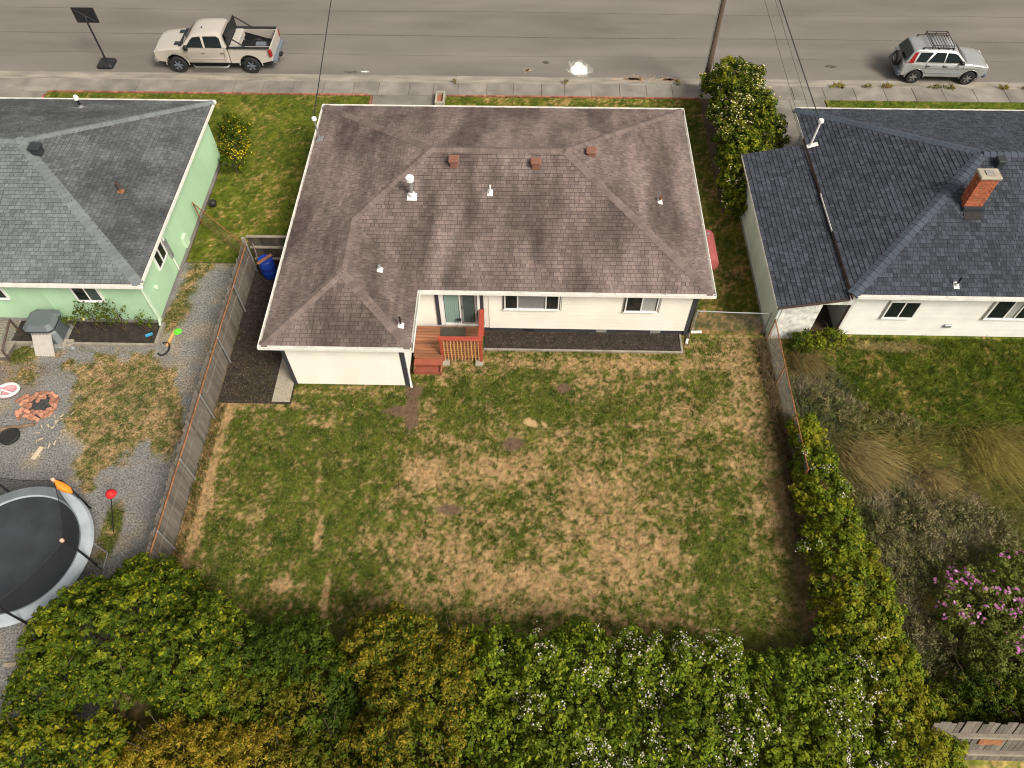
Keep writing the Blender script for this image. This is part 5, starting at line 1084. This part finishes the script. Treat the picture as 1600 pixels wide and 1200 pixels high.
side_panel('front_door_window', 'carglass', cv, [(.80, 1.10), (.40, 1.44), (.22, 1.50), (-.08, 1.515), (-.10, 1.10)], cw); side_panel('rear_door_window', 'carglass', cv, [(-.16, 1.10), (-.14, 1.515), (-.62, 1.52), (-.92, 1.10)], cw); side_panel('quarter_window', 'carglass', cv, [(-1.02, 1.10), (-.76, 1.515), (-1.36, 1.50), (-1.50, 1.12)], cw)
side_panel('taillight', 'taillight', cv, [(-1.60, 1.05), (-1.47, 1.52), (-1.64, 1.50), (-1.84, 1.05)], cw, .014)
MB().add([(.99, -.72, 1.075), (.99, .72, 1.075), (.455, .60, 1.515), (.455, -.60, 1.515), (1.06, 0, 1.075), (.50, 0, 1.525)], [(0, 4, 5, 3), (4, 1, 2, 5)]).build('windshield', 'carglass', cv, local=True)
MB().add([(-1.975, -.66, 1.10), (-1.975, .66, 1.10), (-1.745, .56, 1.53), (-1.745, -.56, 1.53), (-1.905, -.66, 1.10), (-1.905, .66, 1.10), (-1.68, .56, 1.52), (-1.68, -.56, 1.52)], [(0, 1, 2, 3), (0, 4, 5, 1), (1, 5, 6, 2), (2, 6, 7, 3), (3, 7, 4, 0)]).build('rear_window', 'carglass', cv, local=True)
cf = lambda x, z: .872 * (1 - .05 * max(0, (.6 - z) / .3)) * (1 - .10 * max(0, (z - .80) / .25)) * (1 - .16 * max(0, (x - 1.3) / .85) ** 2)
strip_line(cv, [(.86, 1.04), (.88, .7), (.80, .42)], cf); strip_line(cv, [(-.12, 1.05), (-.12, .42)], cf); strip_line(cv, [(-.94, 1.05), (-.92, .8)], cf); strip_line(cv, [(.82, .62), (-.88, .62)], cf, .03, 'cargrey', 'side_moulding')
for x in (.06, -.78): side_panel('door_handle', 'black', cv, [(x, .90), (x - .15, .90), (x - .15, .94), (x, .94)], cf, .025)
lowb = MB()
for s in (1, -1):
    MB().cbox(.62, .78, s * .86 - .07, s * .86 + .07, 1.06, 1.20, .025).build('mirror', 'black', cv, local=True)
    for ax in (FA, RA): wheel(cv, ax, s * .77, WR, .22, 6, 'alloy')
    for ax in (FA, RA): MB().tube([(ax + .45 * math.cos(t * math.pi / 12), s * .85, .34 + .45 * math.sin(t * math.pi / 12)) for t in range(0, 13)], .025, 6).build('wheel_arch', 'silver', cv, smooth=True, local=True)
    MB().cbox(1.88, 2.10, s * .58 - .14, s * .58 + .14, .76, .90, .03).build('headlight', 'lampglass', cv, local=True)
    MB().tube([(.15, s * .56, 1.70), (-1.35, s * .56, 1.71)], .02, 6).build('roof_rail', 'black', cv, local=True)
    for x in (.1, -.6, -1.3): MB().box((x, s * .565, 1.665), (.07, .04, .07)).build('rail_foot', 'black', cv, local=True)
MB().cbox(2.0, 2.2, -.78, .78, .36, .60, .06).build('front_bumper', 'cargrey', cv, local=True); MB().cbox(-2.14, -1.95, -.80, .80, .38, .62, .06).build('rear_bumper', 'cargrey', cv, local=True); MB().cbox(2.08, 2.135, -.4, .4, .66, .80, .02).build('grille', 'black', cv, local=True)
bk = MB()
for s in (1, -1): bk.tube([(.05, s * .62, 1.86), (-.95, s * .62, 1.86)], .018, 5); bk.tube([(.05, s * .62, 1.75), (-.95, s * .62, 1.75)], .018, 5)
for i in range(8): bk.tube([(.02 - i * .135, -.62, 1.745), (.02 - i * .135, .62, 1.745)], .012, 5)
for x in (.05, -.95): bk.tube([(x, -.62, 1.86), (x, .62, 1.86)], .018, 5)
for s in (1, -1):
    for x in (.05, -.45, -.95): bk.tube([(x, s * .62, 1.70), (x, s * .62, 1.87)], .016, 5)
bk.build('roof_basket', 'black', cv, local=True)
sw = MB().lathe([(.05, -.24), (.28, -.235), (.335, -.19), (.34, -.02), (.28, 0)], (-2.02, -.08, .88), 26, 'x').build('spare_wheel', 'rubber', cv, smooth=True, local=True); MB().lathe([(.05, -.26), (.17, -.255), (.19, -.237)], (-2.02, -.08, .88), 20, 'x').build('wheel_cover', 'cargrey', sw, smooth=True, local=True); MB().box((-2.30, -.08, .88), (.01, .2, .1)).build('cover_badge', 'panelwhite', sw, local=True)
MB().bb(-1.9, 1.9, -.68, .68, .26, .44).build('chassis', 'black', cv, local=True)
# ================================================================== VEGETATION
GAIN = np.array([2.45, 2.1, 1.05])
def leaf_quads(C, Nn, size, asp, col, droop=0):
    """arrays: centres, normals, sizes, colours -> vertices, faces, colours"""
    n = len(C); t = RNG.normal(size=(n, 3)); t -= (t * Nn).sum(1, keepdims=True) * Nn; t /= np.linalg.norm(t, axis=1, keepdims=True) + 1e-9; b = np.cross(Nn, t); s = size[:, None]
    V = np.stack([C - t * s * .5, C + b * s * asp * .5 + Nn * s * .08, C + t * s * .5 - Nn * s * .05, C - b * s * asp * .5 + Nn * s * .08], 1).reshape(-1, 3)
    return V, np.arange(4 * n).reshape(-1, 4), np.repeat(col, 4, 0)
def sph(n, zmin=-.35):
    z = RNG.uniform(zmin, 1, n); a = RNG.uniform(0, 2 * math.pi, n); r_ = np.sqrt(1 - z * z); return np.stack([r_ * np.cos(a), r_ * np.sin(a), z], -1)
def shrub(name, label, cat, blobs, clumps, per, ls, pal, group=None, flowers=None, stems=6, spread=.16, asp=.55, tips=None, up=.35, zmin=-.3, lobe=.12, sr=1.0):
    """blobs: ellipsoids (x,y,z,rx,ry,rz); clumps per m2 of shell; per leaves in a clump; pal: list of leaf colours"""
    base = np.mean([b[:3] for b in blobs], 0); root = thing(name, label, cat, (base[0], base[1], 0), 0, group); Cs, Ns, cs, ss = [], [], [], []; pal = np.array(pal); FC, FN = [], []
    B = np.array(blobs); dens = clumps * per * .36
    for bi, (x, y, z, rx, ry, rz) in enumerate(blobs):
        area = 4 * math.pi * ((rx * ry) ** 1.6 / 3 + (rx * rz) ** 1.6 / 3 + (ry * rz) ** 1.6 / 3) ** (1 / 1.6); n = max(6, int(area * .42 / lobe ** 2 * (1 - zmin) / 2)); d = sph(n, zmin)
        rad = RNG.uniform(.80, 1.05, n) * (1 + .30 * (fbm(d[:, 0] * 2.1 + x * 3.1, d[:, 1] * 2.1 + d[:, 2] * 1.7 + y, 5, 3) - .5) * 2); deep = RNG.random(n) < .30; rad[deep] *= .78
        cc = np.array([x, y, z]) + d * rad[:, None] * np.array([rx, ry, rz]); nn = d / np.array([rx, ry, rz]); nn /= np.linalg.norm(nn, axis=1, keepdims=True)
        ok = cc[:, 2] > .03
        for bj in range(len(blobs)):
            if bj != bi: ok &= (((cc - B[bj, :3]) / B[bj, 3:]) ** 2).sum(1) > .55
        cc, nn, deep = cc[ok], nn[ok], deep[ok]; n = len(cc)
        if not n: continue
        lr = lobe * RNG.uniform(.55, 1.35, n); cnt = np.maximum(4, (dens * 6.3 * lr ** 2)).astype(int); idx = np.repeat(np.arange(n), cnt); k = len(idx)
        dd = RNG.normal(size=(k, 3)); dd /= np.linalg.norm(dd, axis=1, keepdims=True); dd = dd + nn[idx] * .55 + np.array([0, 0, .35]); dd /= np.linalg.norm(dd, axis=1, keepdims=True)
        fine = .28 * (vnoise(dd[:, 0] * 2.2 + idx * 3.7, dd[:, 1] * 2.2 + dd[:, 2] * 1.9, 8) - .5)
        P = cc[idx] + dd * (lr[idx] * (RNG.uniform(.25, 1.45, k) + fine))[:, None] * np.array([1, 1, .85]); Nd = dd * .75 + RNG.normal(size=(k, 3)) * .42 + np.array([0, 0, up]); Nd /= np.linalg.norm(Nd, axis=1, keepdims=True)
        zone = np.clip(fbm(cc[:, 0] * .9, cc[:, 1] * .9 + cc[:, 2] * .7, 90, 3) * 1.9 - .45 + RNG.normal(size=n) * .20, 0, .999); q = zone * (len(pal) - 1); i0 = q.astype(int); f = (q - i0)[:, None]; pc = pal[i0] * (1 - f) + pal[np.minimum(i0 + 1, len(pal) - 1)] * f
        col = pc[idx] * RNG.uniform(.7, 1.3, k)[:, None]
        if tips is not None:
            m = (RNG.random(k) < tips[1] * 1.6 * np.clip(dd[:, 2], 0, 1)) & ~deep[idx]; col[m] = np.array(tips[0]) * RNG.uniform(.7, 1.25, m.sum())[:, None]
        ok = P[:, 2] > .02; Cs.append(P[ok]); Ns.append(Nd[ok]); cs.append(col[ok] * GAIN); ss.append(np.clip(np.exp(RNG.normal(size=ok.sum()) * .32), .45, 1.9) * ls)
        nf = int(area * dens * .30 * (1 - zmin) / 2); fd = sph(nf, zmin); fp_ = np.array([x, y, z]) + fd * (RNG.uniform(.62, .90, nf)[:, None]) * np.array([rx, ry, rz]); ok = fp_[:, 2] > .03
        for bj in range(len(blobs)):
            if bj != bi: ok &= (((fp_ - B[bj, :3]) / B[bj, 3:]) ** 2).sum(1) > .45
        fp_, fd = fp_[ok], fd[ok]; nf = len(fp_); nd2 = fd * .5 + RNG.normal(size=(nf, 3)) * .5 + np.array([0, 0, .4]); Cs.append(fp_); Ns.append(nd2 / np.linalg.norm(nd2, axis=1, keepdims=True)); cs.append(pal[RNG.integers(0, len(pal), nf)] * RNG.uniform(.6, 1.2, nf)[:, None] * GAIN); ss.append(RNG.uniform(.7, 1.3, nf) * ls * 1.15)
        if flowers:
            q = RNG.random(n) < flowers[1] * 1.3 * (.06 + 3.0 * sstep(.50, .66, fbm(cc[:, 0] * 1.1, cc[:, 1] * 1.1 + cc[:, 2], 33, 2))); m = q & ~deep; rep = flowers[5] if len(flowers) > 5 else 2
            if m.any():
                fd = RNG.normal(size=(m.sum() * rep, 3)) * .5 + np.repeat(nn[m], rep, 0) * .6 + np.array([0, 0, .6]); fd /= np.linalg.norm(fd, axis=1, keepdims=True); FC.append(np.repeat(cc[m], rep, 0) + fd * np.repeat(lr[m], rep)[:, None] * 1.12); FN.append(fd)
    C, Nn, col, sz = np.concatenate(Cs), np.concatenate(Ns), np.concatenate(cs), np.concatenate(ss); C = C - np.array([base[0], base[1], 0])
    V, F, CC = leaf_quads(C, Nn, sz, asp, np.clip(col, 0, 1)); me = np_mesh('foliage', V, F, MT['leaf'], CC); o = bpy.data.objects.new('foliage', me); link(o, root); o['kind'] = 'stuff'
    if flowers and len(FC):
        fc, fnn = np.concatenate(FC), np.concatenate(FN); per_f = flowers[3]; fs = flowers[2]; P = np.repeat(fc, per_f, 0) + RNG.normal(size=(len(fc) * per_f, 3)) * flowers[4]; Nd = np.repeat(fnn, per_f, 0) * .5 + np.array([0, 0, .8]) + RNG.normal(size=P.shape) * .35; Nd /= np.linalg.norm(Nd, axis=1, keepdims=True)
        cf_ = np.array(flowers[0])[RNG.integers(0, len(flowers[0]), len(P))] * RNG.uniform(.8, 1.1, len(P))[:, None]; P = P - np.array([base[0], base[1], 0])
        # two crossed quads make a small open blossom
        V1, F1, C1 = leaf_quads(P, Nd, np.full(len(P), fs) * RNG.uniform(.7, 1.3, len(P)), .8, cf_); V2, F2, C2 = leaf_quads(P + Nd * .006, Nd, np.full(len(P), fs) * RNG.uniform(.7, 1.3, len(P)), .6, cf_)
        me = np_mesh('blossom', np.concatenate([V1, V2]), np.concatenate([F1, F2 + len(V1)]), MT['petal'], np.concatenate([C1, C2])); o = bpy.data.objects.new('blossom', me); link(o, root); o['kind'] = 'stuff'
    m = MB()
    for i in range(stems):
        bx = blobs[i % len(blobs)]; x0, y0 = bx[0] + random.uniform(-.3, .3) * bx[3], bx[1] + random.uniform(-.3, .3) * bx[4]; x1, y1, z1 = bx[0] + random.uniform(-.7, .7) * bx[3], bx[1] + random.uniform(-.7, .7) * bx[4], bx[2] + random.uniform(.2, .8) * bx[5]
        mid = ((x0 + x1) / 2 + random.uniform(-.15, .15), (y0 + y1) / 2 + random.uniform(-.15, .15), z1 * .55); m.tube([(x0, y0, -.05), mid, (x1, y1, z1)], [.05 * sr, .035 * sr, .012 * sr], 6)
        for _ in range(2): m.tube([mid, (mid[0] + random.uniform(-.5, .5) * bx[3], mid[1] + random.uniform(-.5, .5) * bx[4], min(bx[2] + bx[5] * .9, mid[2] + random.uniform(.3, .8)))], [.025 * sr, .008 * sr], 5)
    if sr >= 1:
        for i in range(stems * 2):
            bx = blobs[random.randrange(len(blobs))]; a = random.uniform(0, 6.28); e = random.uniform(.5, 1.0); x1, y1, z1 = bx[0] + math.cos(a) * e * bx[3] * .9, bx[1] + math.sin(a) * e * bx[4] * .9, bx[2] + bx[5] * random.uniform(.55, .95); m.tube([(x1, y1, z1 - .5), (x1 + math.cos(a) * .15, y1 + math.sin(a) * .15, z1 + .05), (x1 + math.cos(a) * .42, y1 + math.sin(a) * .42, z1 + random.uniform(-.05, .2))], [.012, .009, .004], 4)
    sto = m.build('stem', 'stem', root); sto['kind'] = 'stuff'; return root
DG, MG, YG, LG, GO, BR = (.020, .038, .007), (.042, .070, .010), (.090, .115, .014), (.062, .100, .016), (.26, .19, .022), (.12, .085, .03)
WHT, CRM, PNK = [(.72, .70, .64), (.66, .62, .52), (.62, .52, .46)], [(.78, .72, .38), (.80, .76, .52), (.70, .60, .22)], [(.62, .22, .48), (.66, .34, .56), (.54, .17, .42)]
# flowering hedge between the front lawns
shrub('flowering_hedge', 'tall dense dark green hedge dotted with cream flowers by the utility pole', 'hedge', [(9.45, 31.0, 1.2, 1.25, 1.1, 1.3), (9.6, 29.4, 1.25, 1.42, 1.3, 1.35), (9.7, 27.6, 1.2, 1.45, 1.3, 1.35), (9.35, 26.2, 1.0, 1.1, 1.2, 1.2), (8.75, 25.0, .85, .55, 1.2, .95), (8.72, 24.0, .55, .42, .7, .62)], 52, 26, .095, [DG, DG, MG, MG, YG], None, (CRM, .20, .085, 2, .06), 10, .15, tips=((.12, .14, .02), .3), zmin=-.3)
# yellow bush by the green house
shrub('yellow_bush', 'small dark bush with bright yellow flowering tips at the green house corner', 'shrub', [(-13.0, 27.3, .6, .55, .8, .65), (-12.9, 26.3, .4, .5, .5, .45), (-13.2, 28.3, .65, .6, .5, .6)], 60, 22, .07, [DG, MG, DG], None, ([(.75, .55, .03), (.6, .48, .04)], .3, .06, 4, .08), 5, .1, tips=((.30, .26, .02), .12), lobe=.13)
# rose in the raised bed: sparse canes
shrub('rose_bush', 'sparse leggy rose bush with a few yellow roses before the green wall', 'shrub', [(-15.8, 17.15, 1.05, .65, .24, .5), (-14.95, 17.15, .85, .35, .22, .75), (-16.6, 17.0, .8, .4, .2, .25)], 15, 11, .095, [DG, (.035, .045, .012), MG], None, ([(.75, .68, .2)], .02, .13, 2, .03, 1), 14, .08, sr=.35, lobe=.15)
shrub('rose_bush', 'low bare twiggy rose near the downspout of the green house', 'shrub', [(-14.0, 17.15, .55, .22, .2, .45)], 26, 12, .07, [DG, MG], None, None, 4, .06, sr=.35, lobe=.13)
# rear belt of shrubs
shrub('privet_shrub', 'large spreading green shrub overhanging the trampoline edge and the fence end', 'shrub', [(-10.6, 5.6, 1.6, 1.9, 1.7, 1.5), (-9.0, 5.1, 1.5, 1.6, 1.4, 1.3), (-11.9, 5.4, 1.35, 1.3, 1.3, 1.2), (-10.4, 6.9, 1.2, 1.3, .9, 1.1), (-8.2, 4.6, 1.2, 1.2, 1.2, 1.1), (-12.4, 4.2, 1.1, .9, 1.0, 1.0)], 46, 26, .10, [DG, MG, DG, MG, YG], None, None, 12, .17, .55, ((.10, .12, .012), .16))
shrub('yellow_green_shrub', 'loose yellow-green shrub at the rear corner of the gravel yard', 'shrub', [(-12.3, 2.6, 1.0, 1.5, 1.1, 1.0), (-10.7, 2.7, 1.1, 1.0, 1.0, .9), (-13.4, 1.7, .9, 1.0, 1.0, .9), (-11.5, 1.2, 1.0, 1.6, 1.0, 1.0)], 46, 24, .10, [MG, YG, MG, DG], None, None, 8, .17, .5, ((.13, .13, .014), .22))
shrub('golden_shrub', 'round golden-yellow shrub beside the large spreading one', 'shrub', [(-7.9, 2.6, 1.2, 1.75, 1.1, 1.25), (-6.4, 2.5, 1.1, 1.1, 1.0, 1.05), (-9.4, 2.1, .9, 1.1, 1.0, .9), (-7.7, 1.2, 1.2, 2.2, 1.0, 1.2)], 60, 28, .075, [(.075, .078, .014), (.11, .095, .017), (.09, .085, .016), (.05, .06, .012)], None, None, 8, .13, .45, ((.155, .125, .024), .32))
shrub('dark_shrub', 'dark green shrub filling the gap between the golden shrubs', 'shrub', [(-6.2, 5.2, 1.1, 1.3, .95, 1.1), (-5.2, 4.2, 1.05, 1.2, 1.2, 1.05), (-4.6, 2.8, 1.0, 1.1, 1.2, 1.0), (-5.0, 1.4, 1.0, 1.6, 1.0, 1.0), (-7.0, 4.2, 1.0, 1.0, .9, .95)], 48, 24, .085, [DG, DG, MG, (.06, .065, .012)], None, None, 8, .15)
shrub('golden_green_shrub', 'tall olive and gold leaved shrub standing against the lawn edge', 'shrub', [(-3.3, 5.4, 1.4, 1.35, 1.05, 1.3), (-2.4, 4.4, 1.4, 1.35, 1.2, 1.35), (-2.6, 3.0, 1.35, 1.5, 1.2, 1.3), (-2.4, 1.6, 1.3, 1.7, 1.2, 1.3), (-1.7, 5.2, 1.0, .8, .8, .9)], 52, 26, .085, [MG, (.052, .068, .011), (.078, .078, .014), DG, (.045, .062, .010)], None, None, 10, .15, .5, ((.125, .108, .018), .26))
BP = [(.024, .042, .008), (.044, .076, .011), (.06, .10, .014), (.034, .056, .010), (.08, .115, .015)]
def bramble_line(pts, h, wd):
    return [(x, y, h * .5 * random.uniform(.85, 1.1), wd * random.uniform(.85, 1.15), wd * random.uniform(.8, 1.1), h * .52 * random.uniform(.85, 1.15)) for x, y in pts]
random.seed(21)
rear = [(x, y) for y in (5.0, 3.5, 2.0) for x in np.arange(-.6, 9.2, 1.25)]
shrub('bramble_hedge', 'broad green bramble thicket with white blossom along the rear lawn edge', 'hedge', bramble_line([(float(x) + random.uniform(-.3, .3), y + random.uniform(-.25, .25)) for x, y in rear], 2.0, 1.05), 30, 26, .092, BP, None, (WHT, .11, .05, 5, .06), 20, .17, .6, ((.11, .15, .018), .22))
side = [(9.35, 12.7), (9.4, 11.7), (9.45, 10.7), (9.5, 9.7), (9.52, 8.7), (9.55, 7.6), (9.6, 6.5), (9.75, 5.4), (9.9, 4.3), (10.0, 3.2), (10.1, 2.0)]
shrub('bramble_hedge', 'narrow bramble hedge swallowing the chain link fence beside the meadow', 'hedge', [(x, y, .55 + .03 * (13 - y), min(1.35, .48 + .115 * (13 - y)), .85, .58 + .035 * (13 - y)) for x, y in side], 58, 24, .088, BP + [(.09, .10, .014)], None, (WHT, .07, .046, 4, .06), 14, .14, .6, ((.11, .13, .015), .18))
# right yard
shrub('pink_flower_bush', 'grey-green bush covered in pink mallow flowers in the meadow', 'shrub', [(13.3, 7.0, .75, 1.3, 1.2, .8), (14.6, 7.6, .8, 1.3, 1.2, .85), (13.4, 5.6, .7, 1.1, .9, .7), (15.0, 6.0, .75, 1.3, 1.2, .8)], 48, 22, .075, [(.06, .085, .032), (.04, .06, .018), (.09, .115, .05)], None, (PNK, .62, .10, 3, .04, 1), 10, .14)
shrub('dark_leafy_shrub', 'dark glossy shrub between the pink bush and the rear fence', 'shrub', [(12.4, 4.7, .6, 1.0, .7, .65), (13.8, 4.6, .7, 1.2, .75, .75), (15.3, 4.6, .7, 1.0, .8, .7), (11.5, 4.5, .45, .6, .6, .5)], 56, 22, .085, [DG, DG, MG, (.03, .04, .008)], None, None, 8, .13, .4, ((.09, .10, .012), .15))
# meadow weeds: tall bent grass and seed heads
def weeds_c(base, dry0):
    def f(x, y):
        c, cv = right_yard(x, y); t = np.clip(dry0 + .8 * (fbm(x * .9, y * .9, 66, 3) - .5), 0, 1); c2 = lerp(np.array([.12, .15, .025]), np.array(base) * 1.2, t); return c2, np.clip(.35 + fbm(x * 1.2, y * 1.2, 55, 3) * .9, 0, 1)
    return f
blades('meadow_grass', 'long bent yellow-green grass of the overgrown meadow', 9.6, 20, 4.0, 13.6, 620, weeds_c((.30, .25, .09), .5), .12, .42, .018, .8, (.4, -.35), True)
blades('meadow_grass', 'lush green rough grass behind the slate roofed house', 9.3, 22, 12.8, 17.4, 750, right_yard, .06, .2, .022, .7, (0, 0), True)
def grey_weeds(x, y):
    t = fbm(x * 1.4, y * 1.4, 12, 3); m = np.maximum(blob(x, y, 11.6, 7.4, 1.1, 3.4, .1, .5), np.maximum(blob(x, y, 12.6, 9.8, 2.2, 1.6, 0, .5), .8 * blob(x, y, 10.5, 14.2, 1.1, 1.6, 0, .5))); hole = blob(x, y, 12.13, 7.35, .35, .6, 0, .4); c = lerp(np.array([.11, .13, .05]), np.array([.42, .35, .24]), np.clip(t * 1.8 - .5, 0, 1)); return c, np.clip(m * (1 - hole), 0, 1)
blades('weed_patch', 'grey-brown seeding weeds between the bramble hedge and the pink bush', 9.4, 15.5, 3.6, 16, 1100, grey_weeds, .15, .42, .028, .55, (.15, .1), True, .4)
def tussock(name, label, cx, cy, r_, n, col, wind, h0=.5, h1=.9):
    a = RNG.uniform(0, 6.28, n); q = np.abs(RNG.normal(size=n)) * r_ * .35; x, y = cx + q * np.cos(a), cy + q * np.sin(a); h = RNG.uniform(h0, h1, n); l = RNG.uniform(.3, 1.1, n)
    tx, ty = x + wind[0] * l + np.cos(a) * .25 * l, y + wind[1] * l + np.sin(a) * .25 * l; z = h * RNG.uniform(.25, .8, n); b = RNG.uniform(0, 6.28, n); bx, by = np.cos(b) * .009, np.sin(b) * .009
    V, F = bent_strips(x, y, 0 * x, bx, by, tx, ty, h, .6)
    c = np.array(col) * RNG.uniform(.6, 1.3, n)[:, None]; me = np_mesh(name, V - np.array([cx, cy, 0]), F, MT['blade'], np.repeat(c, 6, 0)); o = bpy.data.objects.new(name, me); link(o); o.location = (cx, cy, 0); tag(o, label, 'grass tussock', kind='stuff')
tussock('grass_tussock', 'large straw-coloured tussock of bent grass beside the bramble hedge', 11.2, 12.2, 1.3, 2600, (.40, .31, .13), (.6, -.45), .35, .65)
tussock('grass_tussock', 'yellowish tussock of long grass in the middle of the meadow', 15.6, 12.6, 1.6, 2600, (.36, .30, .08), (.4, -.6), .35, .65); tussock('grass_tussock', 'small dry tussock between the two larger meadow tussocks', 13.3, 11.4, .9, 1200, (.38, .29, .12), (.4, -.4), .3, .6); tussock('grass_tussock', 'dry tussock at the foot of the white shed wall', 10.0, 16.2, .9, 900, (.27, .21, .08), (.5, -.5), .3, .6)
shrub('weed_bush', 'leafy green weeds growing in the shed doorway', 'weeds', [(10.3, 16.9, .35, .7, .35, .4), (11.3, 17.1, .35, .5, .3, .35)], 50, 16, .08, [MG, YG, DG], None, None, 4, .12, lobe=.13)
WD = [(11.3, 9.4), (11.5, 8.2), (12.5, 10.0), (13.5, 10.2), (11.9, 6.3), (11.6, 5.3), (14.7, 9.8), (12.9, 8.9)]
shrub('weed_bush', 'fluffy grey-tan seeding weeds beside the bramble hedge', 'weeds', [(x, y, .15, .8, .85, .42) for x, y in WD], 40, 22, .055, [(.065, .078, .06), (.125, .12, .13), (.035, .05, .025), (.09, .095, .08)], None, None, 6, .14, sr=.3)
shrub('weed_bush', 'tan seeding weeds at the meadow end of the chain link fence', 'weeds', [(10.5, 14.5, .12, .8, .8, .36), (11.6, 13.8, .12, .9, .6, .34), (12.9, 13.6, .1, .8, .45, .28)], 40, 20, .055, [(.06, .08, .05), (.11, .105, .10), (.045, .06, .025)], None, None, 5, .14, sr=.3)
# weeds in the kerb line
for i, (x, w_) in enumerate(((15.2, .35), (16.6, .2), (17.6, .25), (19.9, .3), (20.6, .25), (23.2, .25), (24.4, .2))):
    shrub('kerb_weed', 'small green weed sprouting from the kerb joint near the suv', 'weeds', [(x, 33.05, .05, w_, .1, .1)], 120, 12, .06, [MG, BR, YG], 'kerb weeds', None, 1, .05, lobe=.07)
for x, y, s0 in ((-3.6, 33.1, .08), (1.85, 33.1, .1), (7.4, 33.1, .1)): shrub('kerb_weed', 'tiny yellowish weed in a footpath joint of the brown roofed house', 'weeds', [(x, y, .03, s0, .18, .06)], 150, 10, .05, [BR, YG], 'footpath weeds', None, 1, .03, lobe=.07)
# tall grass fringes at fence feet
def fringe(x, y): c, cv = lawn_core(x, y, np.full(x.shape, .42), None, 44); return c, np.clip(cv * 1.2, 0, 1)
blades('fence_foot_grass', 'uncut tufts along the foot of the grey board fence', -10.68, -10.35, 5, 14, 900, fringe, .08, .22, .02, .6, two=True)
blades('fence_foot_grass', 'pale dry stalks lying along the foot of the rusty chain link fence', 8.6, 9.4, 9.0, 17.2, 900, lambda x, y: (np.tile(np.array([.20, .15, .085]), (len(x), 1)) * RNG.uniform(.5, 1.4, len(x))[:, None], np.full(x.shape, .8)), .1, .4, .018, .8, two=True)
